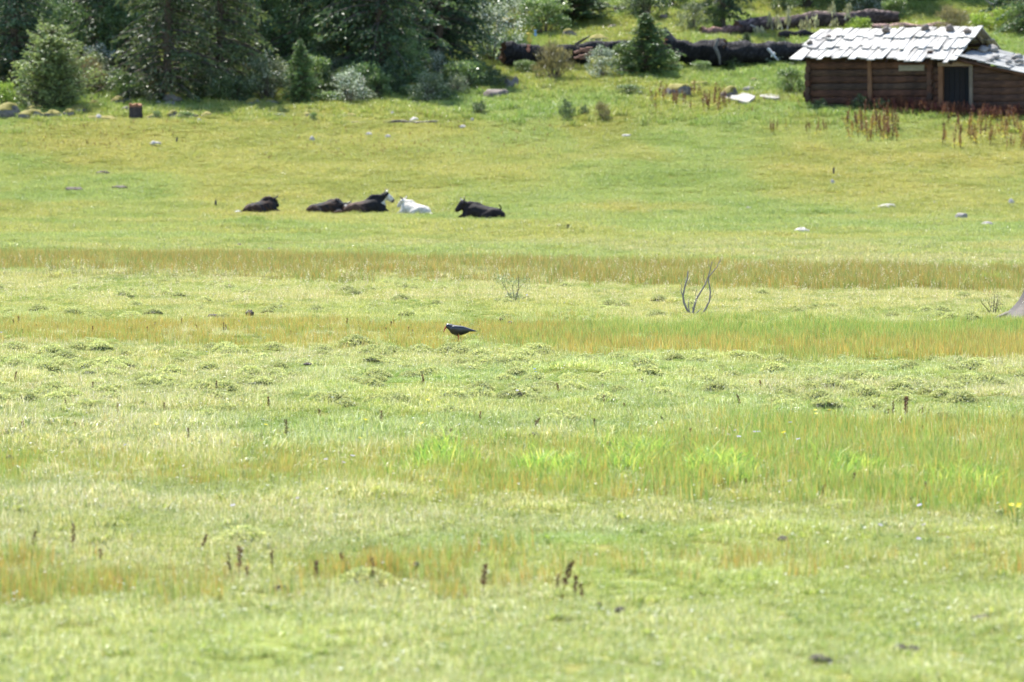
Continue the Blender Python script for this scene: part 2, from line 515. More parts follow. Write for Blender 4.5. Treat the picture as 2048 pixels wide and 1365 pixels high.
def scatter(name, kind, P, tint, scl, idx=None, label='', cat='grass', tilt=0.12):
    """one object: points that carry the clumps of its kind"""
    n = len(P)
    me = bpy.data.meshes.new(name)
    me.vertices.add(n); me.vertices.foreach_set('co', np.asarray(P, float).ravel())
    def at_(nm, ty, arr, key):
        a = me.attributes.new(nm, ty, 'POINT'); a.data.foreach_set(key, np.ascontiguousarray(arr).ravel())
    rot = np.column_stack([rng.normal(0, tilt, n), rng.normal(0, tilt, n), rng.random(n) * 6.283])
    at_('rot', 'FLOAT_VECTOR', rot, 'vector')
    at_('scl', 'FLOAT', np.asarray(scl, np.float32), 'value')
    at_('tint', 'FLOAT_VECTOR', tint, 'vector')
    k = len(PROTO[kind].objects)
    at_('idx', 'INT', (rng.integers(0, k, n) if idx is None else idx).astype(np.int32), 'value')
    o = bpy.data.objects.new(name, me)
    COL.objects.link(o)
    ng = bpy.data.node_groups.new(name + '_nodes', 'GeometryNodeTree')
    ng.interface.new_socket('Geometry', in_out='INPUT', socket_type='NodeSocketGeometry')
    ng.interface.new_socket('Geometry', in_out='OUTPUT', socket_type='NodeSocketGeometry')
    gi, go = ng.nodes.new('NodeGroupInput'), ng.nodes.new('NodeGroupOutput')
    ci = ng.nodes.new('GeometryNodeCollectionInfo')
    ci.inputs[0].default_value = PROTO[kind]
    ci.inputs[1].default_value = True; ci.inputs[2].default_value = True
    ip = ng.nodes.new('GeometryNodeInstanceOnPoints')
    ip.inputs['Pick Instance'].default_value = True
    def na(nm, ty):
        q = ng.nodes.new('GeometryNodeInputNamedAttribute'); q.data_type = ty; q.inputs[0].default_value = nm
        return [s for s in q.outputs if s.enabled][0]
    ng.links.new(gi.outputs[0], ip.inputs['Points'])
    ng.links.new(ci.outputs[0], ip.inputs['Instance'])
    ng.links.new(na('idx', 'INT'), ip.inputs['Instance Index'])
    e2r = ng.nodes.new('FunctionNodeEulerToRotation')
    ng.links.new(na('rot', 'FLOAT_VECTOR'), e2r.inputs[0]); ng.links.new(e2r.outputs[0], ip.inputs['Rotation'])
    ng.links.new(na('scl', 'FLOAT'), ip.inputs['Scale'])
    ng.links.new(ip.outputs[0], go.inputs[0])
    o.modifiers.new('scatter', 'NODES').node_group = ng
    tag(o, label, cat, kind='stuff')
    return o

def jitter_field(y0, y1, step, half):
    out = []
    y = y0
    while y < y1:
        h = half(y); n = max(2, int(2 * h / step))
        xs = -h + (np.arange(n) + rng.random(n)) * (2 * h / n)
        out.append(np.column_stack([xs, y + rng.random(n) * step]))
        y += step
    return np.concatenate(out)

def reed_density(x, y):
    wob = (fbm(x / 1.6, y / 2.6, 21) - 0.5)
    yw = y + wob * 5 * (y / 50)
    bA = sstep(21.9, 22.6, yw) * (1 - sstep(23.6, 24.8, yw)) * (0.12 + 0.45 * (1 - sstep(-0.6, 0.3, x)))
    lo, hi = 29.8 - 1.3 * sstep(-0.5, 2.0, x), 33.2 + 2.4 * sstep(0.2, 2.4, x)
    bB = sstep(lo - 0.8, lo + 0.5, yw) * (1 - sstep(hi - 1.2, hi + 1.6, yw))
    l2 = 52.5 - 2.6 * sstep(-1, 3, x)
    bC = sstep(l2 - 1.0, l2 + 0.5, yw) * (1 - sstep(58.5, 61.5, yw)) * 1.05
    dlo = 82 - 0.75 * x + wob * 5
    bD = sstep(dlo - 3, dlo + 3, y) * (1 - sstep(dlo + 11, dlo + 19, y)) * (0.5 + 0.5 * sstep(0.35, 0.6, fbm(x / 4, y / 9, 23)))
    return bA, bB, bC, bD

HUTC = at(1800, 200, 240)
def outside_hut(x, y):
    c, s = math.cos(R(29)), math.sin(R(29))
    dx, dy = x - 15.84, y - 240
    u, v_ = dx * c - dy * s, dx * s + dy * c
    return ~((u > 0.0) & (u < 12) & (v_ > 0.0) & (v_ < 5))

def turf_tint(x, y):
    n1 = fbm(x / 3.5, y / 6, 31)[:, None]; n2 = fbm(x / 1.2, y / 2, 41)[:, None]; n3 = fbm(x / 9, y / 22, 51)[:, None]
    pale = np.array([1.12, 1.06, 1.10]); green = np.array([0.90, 1.0, 0.80]); yel = np.array([1.08, 1.03, 0.76]); och = np.array([1.10, 0.97, 0.70])
    t = pale * (1 - sstep(0.42, 0.62, n1)) + green * sstep(0.42, 0.62, n1)
    k = sstep(0.45, 0.62, n2) * 0.55
    t = t * (1 - k) + yel * k
    yy = y[:, None]
    w1 = sstep(56, 64, yy) * (1 - sstep(82, 88, yy)) * 0.4          # yellowish strip beyond the pool of reeds
    t = t * (1 - w1) + np.array([1.15, 1.04, 0.72]) * w1
    w2 = sstep(112, 135, yy)
    farc = yel * 0.98 * (1 - sstep(0.40, 0.62, n3)) + np.array([0.86, 0.98, 0.74]) * sstep(0.40, 0.62, n3)
    k2 = sstep(0.56, 0.68, fbm(x / 5, y / 9, 61)[:, None]) * 0.5
    farc = farc * (1 - k2) + och * k2
    t = t * (1 - w2) + farc * w2
    w3 = 1 - sstep(19.5, 25, yy)
    t = t * (1 - w3 * 0.7) + np.array([1.16, 1.17, 1.08]) * w3 * 0.7
    return t

half = lambda y: 0.135 * y + 1.5
P2 = np.concatenate([jitter_field(13.5, 62, 0.17, half), jitter_field(62, 86, 0.21, half)])
x, y = P2[:, 0], P2[:, 1]
tt = turf_tint(x, y)
dens = 0.6 * sum(reed_density(x, y)[:3])
z = H(x, y)
lump = np.clip((z - H(x, y, False)) / 0.06, 0, 1)
keep = rng.random(len(x)) > np.clip(np.clip(dens, 0, 1) * 0.45 , 0, 0.9)
x, y, z, tt, lump = x[keep], y[keep], z[keep], tt[keep], lump[keep]
cl = sstep(0.30, 0.66, fbm(x / 0.45, y / 0.9, 71, 2))
cl = cl * (0.45 + 0.55 * sstep(24, 34, y)) + 0.30 * (1 - sstep(24, 34, y))
tt = tt * (np.array([0.70, 0.80, 0.62]) * (1 - cl[:, None]) + np.array([1.10, 1.06, 1.10]) * cl[:, None])
scatter('turf_grass', 'turf', np.column_stack([x, y, z]), tt * (1 + 0.15 * lump[:, None]), rng.uniform(0.75, 1.05, len(x)) * (0.72 + 0.28 * sstep(24, 33, y)) * (0.5 + 0.65 * cl) * (1 - 0.30 * sstep(36, 41, y)),
        label='short pale green turf covering the flat meadow around the bird')
P2 = jitter_field(85, 140, 0.30, half)
x, y = P2[:, 0], P2[:, 1]
cl = sstep(0.30, 0.66, fbm(x / 0.9, y / 2.2, 73, 2))[:, None]
scatter('meadow_grass', 'farturf', np.column_stack([x, y, H(x, y)]), turf_tint(x, y) * (np.array([0.80, 0.86, 0.74]) * (1 - cl) + np.array([1.06, 1.05, 1.06]) * cl), rng.uniform(0.5, 0.95, len(x)) * (0.65 + 0.4 * cl[:, 0]),
        label='yellowish meadow grass between the bird and the resting cattle')
P2 = jitter_field(140, 245, 0.42, half)
x, y = P2[:, 0], P2[:, 1]
k = outside_hut(x, y); x, y = x[k], y[k]
cl = sstep(0.30, 0.66, fbm(x / 1.6, y / 2.4, 75, 2))[:, None]
scatter('pasture_grass', 'farturf', np.column_stack([x, y, H(x, y)]), turf_tint(x, y) * (np.array([0.84, 0.90, 0.80]) * (1 - cl) + np.array([1.05, 1.04, 1.05]) * cl), rng.uniform(0.7, 1.25, len(x)),
        label='smooth green pasture grass sloping up to the log hut')
P2 = jitter_field(226, 320, 0.62, half)
x, y = P2[:, 0], P2[:, 1]
keep = (rng.random(len(x)) < sstep(226, 242, y + (fbm(x / 4, y / 4, 77) - 0.5) * 18)) & outside_hut(x, y)
x, y = x[keep], y[keep]
scatter('hillside_grass', 'tall', np.column_stack([x, y, H(x, y)]), turf_tint(x, y) * np.array([0.85, 0.9, 0.8]), rng.uniform(0.6, 1.3, len(x)),
        label='long green grass on the hillside under the trees')

# reeds standing in the wet channels
PP, TT, SS, II = [], [], [], []
for (y0, y1, st, bi) in ((21, 26, 0.085, 0), (27, 39, 0.09, 1), (48, 64, 0.12, 2), (68, 122, 0.19, 3)):
    P2 = jitter_field(y0, y1, st, half)
    x, y = P2[:, 0], P2[:, 1]
    d = reed_density(x, y)[bi]
    gap = sstep(0.30, 0.52, fbm(x / 0.8, y / 1.5, 91 + bi))
    gap = gap * sstep(0.22, 0.5, fbm(x / 2.2, y / 5.0, 191 + bi)) if bi != 1 else gap
    k = rng.random(len(x)) < d * (0.22 + 0.78 * gap) * (0.5, 0.55, 0.7, 0.9)[bi]
    x, y = x[k], y[k]; n = len(x)
    if bi == 0: idx = rng.integers(1, 5, n); t = np.tile([0.92, 0.90, 0.85], (n, 1)); s = rng.uniform(0.45, 0.9, n)
    if bi == 1:
        g = sstep(-1.5, 2.0, x) * 0.7 + (fbm(x / 1.2, y / 2, 99) - 0.5) * 1.6
        idx = np.clip(2.6 - 1.8 * g + rng.normal(0, 1.4, n), 0, 5).astype(int); t = np.tile([0.95, 1.0, 0.9], (n, 1)); s = rng.uniform(0.5, 1.0, n) * (0.62 + 0.38 * sstep(-1.5, 1.5, x))
    if bi == 2:
        g = sstep(52, 57, y) * sstep(-0.5, 2.5, x) + (fbm(x / 1.5, y / 3, 95) - 0.42) * 1.5
        idx = np.clip(4.0 - 3.5 * g + rng.normal(0, 0.8, n), 0, 5).astype(int); t = np.tile([0.95, 0.98, 0.92], (n, 1)) * rng.uniform(.85, 1.1, (n, 1)); s = rng.uniform(0.55, 1.0, n) * (0.75 + 0.25 * sstep(-2, 2, x))
    if bi == 3: idx = rng.integers(1, 5, n); t = np.tile([0.78, 0.77, 0.78], (n, 1)) * rng.uniform(.85, 1.15, (n, 1)); s = rng.uniform(0.8, 1.4, n)
    PP.append(np.column_stack([x, y, H(x, y)])); TT.append(t); SS.append(s); II.append(idx)
scatter('reeds', 'reed', np.concatenate(PP), np.concatenate(TT), np.concatenate(SS), np.concatenate(II), 'orange and green reeds standing in bands across the meadow', 'reeds', tilt=0.06)
PP, SS = [], []
for px, py, rx, ry, n in [(1440, 940, 60, 20, 60), (1690, 940, 35, 20, 26), (1290, 925, 60, 22, 40), (1930, 960, 60, 25, 26), (1100, 940, 50, 20, 22), (870, 920, 60, 20, 20), (1980, 548, 60, 6, 60)]:
    for _ in range(n):
        q = gnd(px + rng.normal(0, rx * 0.55), py + 18 + rng.normal(0, ry * 0.55)); PP.append(q); SS.append(rng.uniform(0.55, 1.1))
scatter('lush_sedge', 'lush', np.array(PP), np.tile([1, 1, 0.9], (len(PP), 1)), np.array(SS), None, 'bright yellow green sedge tufts among the reeds', 'sedge', tilt=0.1)

# pale specks: seed heads, tiny white flowers, and extra white ones standing in for sun glints
b = MB()
def speck_mesh(col, r, hh):
    b = MB()
    tube(b, [(0, 0, 0), (0.004, 0, hh * 0.6), (0, 0.004, hh)], [0.0012, 0.001, 0.0008], 3, (0.3, 0.36, 0.12), False)
    for k in range(5):
        a = k * 1.2566; c_, s_ = math.cos(a), math.sin(a)
        b.add([(0, 0, hh), (r * c_ - r * .4 * s_, r * s_ + r * .4 * c_, hh + r * .25), (r * 1.2 * c_, r * 1.2 * s_, hh + r * .3), (r * c_ + r * .4 * s_, r * s_ - r * .4 * c_, hh + r * .25)], [[0, 1, 2, 3]], col)
    return b.mesh('speck', M['flower'])
def panicle(col, hh):
    b = MB()
    tube(b, [(0, 0, 0), (0.01, 0, hh * 0.6), (0.03, 0.004, hh)], [0.0012, 0.001, 0.0006], 3, (0.5, 0.42, 0.2), False)
    for k in range(14):
        t = rng.uniform(0.65, 1.05); a = rng.random() * 6.28; r = 0.03 * rng.random()
        p = np.array([0.03 * t * t + r * math.cos(a), r * math.sin(a), hh * t]); q = rng.normal(0, 0.006, (3, 3))
        b.add(p + q, [[0, 1, 2]], col)
    return b.mesh('panicle', M['flower'])
proto('speck', [speck_mesh((0.86, 0.86, 0.82), 0.007, 0.06), speck_mesh((0.86, 0.84, 0.78), 0.006, 0.09), speck_mesh((0.80, 0.74, 0.60), 0.006, 0.08),
                panicle((0.75, 0.62, 0.48), 0.26), panicle((0.8, 0.7, 0.55), 0.3)])
PP, SS, II = [], [], []
for (y0, y1, n, lo, hi) in ((15, 30, 2600, 0, 3), (30, 50, 4200, 0, 3), (50, 95, 5000, 0, 3), (62, 92, 1700, 3, 5), (95, 230, 1500, 0, 3)):
    y = rng.uniform(y0, y1, n); x = rng.uniform(-1, 1, n) * half(y)
    PP.append(np.column_stack([x, y, H(x, y)])); SS.append(rng.uniform(0.7, 1.3, n) * (1 + 0.9 * sstep(80, 220, y))); II.append(rng.integers(lo, hi, n))
scatter('meadow_specks', 'speck', np.concatenate(PP), np.ones((sum(map(len, PP)), 3)), np.concatenate(SS), np.concatenate(II), 'tiny white flowers, pale seed heads and painted sun glints dotted through the grass', 'wildflowers')
# ------------------------------------------------------------------ log hut
HROT = -R(29)
Z0 = 5.02
hut = empty('log_hut', (15.84, 240.0, Z0), HROT)
tag(hut, 'weathered brown log hut with a bleached board roof and a lean-to doorway', 'hut')
def hewn(L, hh, dd, seed):
    """squared log with uneven edges, grain along X"""
    rr = random.Random(seed); b = MB(); n = max(3, int(L / 0.5)); vv = []
    prof = [(-.5, -.32), (-.32, -.5), (.32, -.5), (.5, -.32), (.5, .32), (.32, .5), (-.32, .5), (-.5, .32)]
    for i in range(n + 1):
        x = L * i / n - L / 2; oz = rr.uniform(-.012, .012); kz = rr.uniform(.94, 1.03); ky = rr.uniform(.85, 1.08)
        for (a, c_) in prof: vv.append((x, a * dd * ky, oz + c_ * hh * kz + rr.uniform(-.008, .008)))
    f = np.array([[i * 8 + k, i * 8 + (k + 1) % 8, (i + 1) * 8 + (k + 1) % 8, (i + 1) * 8 + k] for i in range(n) for k in range(8)])
    b.add(vv, f); b.add(vv[:8], [list(range(8))[::-1]]); b.add(vv[-8:], [list(range(8))])
    return b.mesh('log', M['log_wall'])
def logmesh(L, r, seed, seg=10, nseg=8):
    rr = random.Random(seed); b = MB(); vv = []
    for i in range(nseg + 1):
        x = L * i / nseg - L / 2
        oy, oz = rr.uniform(-.012, .012), rr.uniform(-.012, .012)
        for k in range(seg):
            t = 2 * math.pi * k / seg
            q = r * (1 + 0.05 * rr.uniform(-1, 1))
            vv.append((x, oy + q * math.cos(t) * 0.82, oz + q * math.sin(t)))
    f = np.array([[i * seg + k, i * seg + (k + 1) % seg, (i + 1) * seg + (k + 1) % seg, (i + 1) * seg + k] for i in range(nseg) for k in range(seg)])
    b.add(vv, f); b.add(vv[:seg], [list(range(seg))]); b.add(vv[-seg:], [list(range(seg))[::-1]])
    return b.mesh('log', M['log_wall'])
HL, HW = 7.07, 5.0
rowh, nrow = 0.37, 9
for i in range(nrow):
    z = -0.32 + rowh * (i + 0.5)
    a0, a1 = random.uniform(.08, .36), random.uniform(.05, .28)
    link('log', hewn(HL + a0 + a1, rowh * 1.01, .26, i), hut, ((HL + a1 - a0) / 2, random.uniform(-.03, .03), z), (0, R(random.uniform(-.3, .3)), 0))
    link('log', hewn(HL + .4, rowh * 1.01, .26, 30 + i), hut, (HL / 2, HW, z))
    z2 = z + rowh * 0.5
    e0 = random.uniform(.14, .42)
    me2 = hewn(HW + e0 + .3, rowh * .98, .28, 50 + i)
    link('log', me2, hut, (0.0, (HW - e0 + .3) / 2, z2), (0, 0, R(90)))
    link('log', me2, hut, (HL, (HW - e0 + .3) / 2, z2), (0, 0, R(90)))
post = box_mesh('post', 0.24, 0.12, 2.6, M['post'], 0.02, 0.02, 3)
link('post', post, hut, (3.62, -0.2, 1.45), (0, R(-1.5), 0))
b_ = box_mesh('wall_board', 1.45, 0.05, 0.30, M['grey_wood'], 0.01, 0.02, 4)
link('wall_board', b_, hut, (6.0, -0.17, 2.30))
sill = box_mesh('base_board', 1.6, 0.08, 0.3, M['grey_wood'], 0.01, 0.02, 5)
link('base_board', sill, hut, (1.9, -0.22, 0.02))
# doorway under the eaves
dl, dr = 7.62, 9.35
for u_, mt, wd in ((dl, 'post', 0.24), (dr, 'grey_wood', 0.2)):
    link('door_post', box_mesh('door_post', wd, 0.2, 2.5, M[mt], 0.015, 0.015, 6), hut, (u_, -0.03, 1.15))
link('lintel', box_mesh('lintel', dr - dl + 0.3, 0.22, 0.22, M['grey_wood'], 0.015, 0.015, 7), hut, ((dl + dr) / 2, -0.045, 2.47))
door = empty('door', (0, 0, 0)); door.parent = hut
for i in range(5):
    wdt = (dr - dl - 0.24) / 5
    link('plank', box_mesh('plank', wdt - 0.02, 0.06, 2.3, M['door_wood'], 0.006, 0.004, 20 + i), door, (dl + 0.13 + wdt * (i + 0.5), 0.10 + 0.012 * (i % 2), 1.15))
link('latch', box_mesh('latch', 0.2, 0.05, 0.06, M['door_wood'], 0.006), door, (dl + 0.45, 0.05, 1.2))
for i in range(8):
    z = -0.25 + 0.37 * (i + 0.5)
    if i < 7: link('log', hewn(dl - HL - 0.24, .375, .22, 80 + i), hut, ((dl + HL) / 2 + .02, 0.03, z))
    L_ = (3.9, 3.9, 3.9, 3.9, 3.9, 3.2, 1.7, 0.9)[i]
    link('log', hewn(L_, .385, .24, 90 + i), hut, (dr + 0.1 + L_ / 2, 0.02, z), (0, R(random.uniform(-.3, .3)), 0))
    if i < 5: link('log', hewn(3.6, .38, .24, 110 + i), hut, (dr + 3.75, 1.95, z), (0, 0, R(90)))
    if i < 7: link('log', hewn(L_ + 2.2, .38, .24, 130 + i), hut, (dr - 2.0 + (L_ + 2.2) / 2, 3.5, z))
# main roof: three courses of loose split boards on each slope
RID = 4.32
def roof_z(u, v_):
    drop = 1.40 + 0.25 * np.clip((u + .6) / 9.4, 0, 1)
    return RID - drop * (2.5 - v_) / 3.2 if v_ <= 2.5 else RID - 1.25 * (v_ - 2.5) / 2.7
boards = [box_mesh('roof_board', 0.33, 1.55, 0.06, M['shingle'], 0.008, 0.03, 200 + i) for i in range(7)]
roof = empty('roof', (0, 0, 0)); roof.parent = hut
def put_board(u, v0, v1, lift, yaw, k, sx=1.0):
    z0, z1 = roof_z(u, v0), roof_z(u, v1)
    L_ = math.hypot(v1 - v0, z1 - z0)
    return link('roof_board', boards[k], roof, (u, (v0 + v1) / 2, (z0 + z1) / 2 + lift), (math.atan2(z1 - z0, v1 - v0), random.uniform(-.06, .06), yaw), (sx, L_ / 1.55, 1))
for course, (v0, v1) in enumerate(((-0.85, 0.75), (0.25, 1.75), (1.25, 2.62))):
    u = -0.62
    while u < 8.75:
        sx = random.uniform(0.62, 1.25); wd = 0.33 * sx
        put_board(u + wd / 2, v0 + random.uniform(-.26, .24), v1 + random.uniform(0, .05), 0.05 + 0.085 * course + random.uniform(-.02, .06),
                  random.uniform(-.13, .13), random.randrange(7), sx * 1.06)
        u += wd + random.choice([0, 0.015, 0.03, 0.05, 0.08])
for course, (v0, v1) in enumerate(((3.6, 5.2), (2.45, 3.9))):
    u = -0.5
    while u < 8.7:
        sx = random.uniform(0.8, 1.25); wd = 0.33 * sx
        put_board(u + wd / 2, v0, v1 + random.uniform(0, .12), 0.04 + 0.06 * course + random.uniform(-.01, .03), random.uniform(-.04, .04), random.randrange(7), sx * 1.05)
        u += wd
for v_ in (-0.3, 1.1, 2.5, 3.9, 4.9):
    zz = roof_z(4, v_) - 0.11
    link('purlin', logmesh(8.9, 0.09, 300 + int(v_ * 10), 8, 10), roof, (4.1, v_, zz), (0, R(0.8) if v_ < 2 else 0, 0))
for u_ in (0.1, 2.4, 4.7, 7.0, 8.4):
    for va, vb in ((-0.6, 2.45), (5.0, 2.55)):
        za, zb = roof_z(u_, va) - 0.24, roof_z(u_, vb) - 0.24
        link('rafter', logmesh(math.hypot(vb - va, zb - za), 0.07, 320, 8, 3), roof, (u_, (va + vb) / 2, (za + zb) / 2), (0, -math.atan2(zb - za, abs(vb - va)), R(90) if vb > va else R(-90)))
# gable boards
for k in range(4):
    hw = 2.2 - k * 0.5
    link('gable_board', box_mesh('gable_board', 0.05, hw * 2, 0.2, M['log_wall'], 0.01, 0.02, 340 + k), hut, (HL + 0.02, 2.4, 3.12 + k * 0.27))
# lean-to roof
shed = empty('shed_roof', (0, 0, 0)); shed.parent = hut
def shed_z(u, v_): return 2.90 - 0.215 * (u - 8) + 0.13 * (v_ + 0.6)
sb = [box_mesh('shed_board', 2.6, 0.34, 0.045, M['shed_board'], 0.008, 0.03, 400 + i) for i in range(5)]
for course, (u0, u1) in enumerate(((11.0, 13.2), (9.9, 11.6), (8.75, 10.4))):
    v_ = -0.5
    while v_ < 3.5:
        sy = random.uniform(0.7, 1.2)
        ua, ub = u0 + random.uniform(-.25, .1), u1 + random.uniform(-.1, .2)
        vm = v_ + 0.17 * sy
        za, zb = shed_z(ua, vm), shed_z(ub, vm)
        link('shed_board', sb[random.randrange(5)], shed, ((ua + ub) / 2, vm, (za + zb) / 2 + 0.03 + 0.055 * course + random.uniform(-.01, .03)),
             (R(8) + random.uniform(-.03, .03), -math.atan2(zb - za, ub - ua), random.uniform(-.05, .05)), ((ub - ua) / 2.6, sy, 1))
        v_ += 0.34 * sy
for v_ in (-0.35, 1.4, 3.2):
    za, zb = shed_z(7.9, v_), shed_z(13, v_)
    link('purlin', logmesh(5.2, 0.09, 420, 8, 8), shed, (10.45, v_, (za + zb) / 2 - 0.1), (0, -math.atan2(zb - za, 5.1), 0))
bpy.context.view_layer.update()

# ------------------------------------------------------------------ stones
def rock_mesh(seed, sub=3, amp=0.35, flat=0.0):
    bm = bmesh.new(); bmesh.ops.create_icosphere(bm, subdivisions=sub, radius=1)
    off = Vector((seed * 3.7, seed * 1.3, 5.1))
    for v in bm.verts:
        n = noise.fractal(v.co * 0.9 + off, 1.0, 2.0, 4)
        c_ = noise.cell(v.co * 1.1 + off) * 0.18
        v.co *= 1 + amp * n + c_
        v.co.z = max(v.co.z, -0.5)
    me = bpy.data.meshes.new('rock'); bm.to_mesh(me); bm.free()
    me.polygons.foreach_set('use_smooth', np.ones(len(me.polygons), bool))
    return me
ROCK = [rock_mesh(i + 1, 3, 0.30) for i in range(6)]
def rock(name, p, sx, sy, sz, mat, label, cat='boulder', group=None, rz=None, k=None, sink=0.15):
    k = random.randrange(6) if k is None else k
    o = link(name, ROCK[k], None, (p[0], p[1], p[2] + sz * (0.5 - sink)), (0, 0, random.uniform(-.5, .5) + random.choice([0, math.pi]) if rz is None else rz), (sx, sy, sz), mat)
    return tag(o, label, cat, group)
HM = Matrix.Translation((15.84, 240.0, Z0)) @ Matrix.Rotation(HROT, 4, 'Z')
for u_, v_, s_ in ((-0.25, 0.55, .14), (0.55, 1.25, .15), (3.55, 2.0, .21), (5.75, 2.2, .21), (7.25, 2.05, .23), (8.35, 1.75, .2)):
    p = HM @ Vector((u_, v_, float(roof_z(u_, v_)) + 0.22))
    o = rock('roof_stone', (p.x, p.y, p.z - s_ * 0.12), s_ * 1.05, s_, s_, M['rock_brown'], 'rounded brown stone weighing down the bleached hut roof', 'stone', 'stones on the main roof')
for u_, v_, s_ in ((9.05, 2.2, .24), (9.3, 2.9, .26), (9.4, 2.6, .2), (9.2, 1.8, .16), (10.3, 0.9, .16), (10.4, 0.1, .14), (11.0, 2.2, .22), (11.5, 1.2, .17), (11.3, 0.3, .15), (12.2, 2.0, .2)):
    p = HM @ Vector((u_, v_, float(shed_z(u_, v_)) + 0.20))
    o = rock('shed_stone', (p.x, p.y, p.z - s_ * 0.12), s_ * 1.3, s_, s_ * .8, M['rock_grey'], 'grey stone lying on the sloping lean-to roof', 'stone', 'stones on the lean-to roof')

def rock_px(px, py, wpx, hpx, mat, label, cat='boulder', group=None, name=None, k=None):
    p = gnd(px, py); s = FPX / p[1]
    return rock(name or ('boulder' if cat == 'boulder' else 'stone'), p, wpx / s / 1.8, wpx / s / 2.1, hpx / s * 0.82, mat, label, cat, group, None, k)
G1 = 'mossy boulders along the foot of the wood'
for px, py, w_, h_ in [(15, 236, 52, 24), (62, 238, 52, 15), (105, 238, 30, 15), (72, 228, 40, 14), (138, 236, 20, 15), (150, 228, 40, 14),
                       (188, 214, 22, 11), (232, 212, 30, 16), (205, 240, 50, 7), (345, 210, 34, 22), (375, 240, 36, 13), (345, 238, 24, 12), (306, 240, 22, 10),
                       (412, 236, 22, 10), (540, 212, 26, 12), (505, 214, 34, 14), (700, 236, 22, 8), (610, 236, 20, 9), (820, 190, 40, 20), (860, 192, 24, 9)]:
    rock_px(px, py, w_, h_, M['rock_moss'], 'mossy boulder at the foot of the round juniper' if px < 170 else 'mossy boulder in the grass around the tall stump' if px < 430 else 'mossy boulder beneath the drooping spruces', group=G1 + (' near the juniper' if px < 170 else ' near the stump' if px < 430 else ' near the spruces'))
rock_px(252, 226, 20, 10, M['rock_brown'], 'small dark boulder in the grass just beside the tall stump')
rock_px(245, 209, 26, 12, M['rock_grey'], 'grey boulder in shade on the grass above the tall stump', group='shaded grey boulders')
rock_px(338, 216, 30, 9, M['rock_grey'], 'low grey boulder under the dark spruce branches')
rock_px(990, 199, 44, 17, M['rock_brown'], 'smooth brown boulder alone on the grass slope')
rock_px(1022, 180, 26, 24, M['rock_moss'], 'steep pointed boulder with a moss cap below the charred log')
rock_px(1355, 198, 46, 26, M['rock_moss'], 'large moss topped boulder among red dock stalks')
rock_px(1395, 176, 36, 10, M['rock_moss'], 'flat boulder thick with yellow moss uphill of the dock stalks')
rock_px(1460, 203, 36, 24, M['rock_moss'], 'round dark boulder directly behind the big white slab')
rock_px(1488, 200, 30, 9, M['rock_brown'], 'low brown boulder beside the round mossy one behind the slab')
rock_px(1508, 168, 18, 9, M['rock_moss'], 'small mossy boulder highest on the slope beside the hut')
rock_px(1470, 184, 16, 7, M['rock_brown'], 'tiny dark boulder between the slab and the small mossy one')
rock_px(1500, 187, 28, 10, M['rock_grey'], 'grey streaked boulder on the slope beside the hut')
rock_px(1540, 172, 22, 7, M['rock_grey'], 'flat grey boulder in the grass close to the hut bush')
rock_px(1138, 80, 26, 18, M['rock_moss'], 'lichen covered boulder above the charred log')
rock_px(1020, 60, 44, 22, M['rock_moss'], 'ochre boulder half hidden by the silver shrub')
rock_px(1198, 88, 36, 16, M['rock_moss'], 'moss heap of stone behind the raised dead limb')
rock_px(1330, 40, 26, 8, M['rock_brown'], 'flat brown boulder in the clearing between shrubs')
rock_px(1225, 60, 20, 8, M['rock_brown'], 'small brown boulder on the bright clearing slope')
rock_px(20, 160, 34, 12, M['rock_grey'], 'pale boulder showing behind the round juniper')
G2 = 'white stones scattered over the pasture'
for px, py, w_, h_ in [(198, 243, 11, 7), (398, 249, 8, 6), (625, 285, 9, 7), (737, 273, 10, 5), (828, 246, 14, 6), (312, 292, 16, 6), (776, 278, 8, 5), (925, 260, 10, 5),
                       (1252, 276, 14, 4), (1665, 370, 7, 6), (1498, 422, 8, 5), (1870, 411, 6, 5), (1872, 443, 6, 4), (2022, 411, 10, 7), (1604, 468, 22, 8), (785, 232, 6, 5), (840, 218, 8, 5), (945, 245, 6, 5), (545, 228, 6, 4), (316, 213, 9, 6)]:
    rock_px(px, py, w_ * 1.25, h_ * 1.4, M['rock_white'], 'small white stone lying in the short pasture grass', 'stone', G2, 'white_stone')
rock_px(1774, 418, 38, 8, M['rock_white'], 'long flat white stone in the pasture below the hut', 'stone', None, 'white_stone')
rock_px(1922, 441, 22, 13, M['rock_grey'], 'grey stone standing up from the pasture', 'stone', None, 'grey_stone')
rock_px(1974, 455, 24, 10, M['rock_grey'], 'low rounded grey stone beside the upright grey stone', 'stone', None, 'grey_stone')
rock_px(1622, 454, 14, 6, M['rock_grey'], 'small grey stone near a pale stone in the pasture', 'stone', None, 'grey_stone')
rock_px(1488, 465, 12, 5, M['rock_brown'], 'little brown stone set in the pasture turf', 'stone', None, 'brown_stone')
rock_px(215, 198, 9, 10, M['rock_white'], 'pale upright stone on the shaded grass above the stump', 'stone', None, 'white_stone')
rock_px(285, 199, 11, 10, M['rock_white'], 'pinkish pale stone behind the tall stump', 'stone', None, 'white_stone')
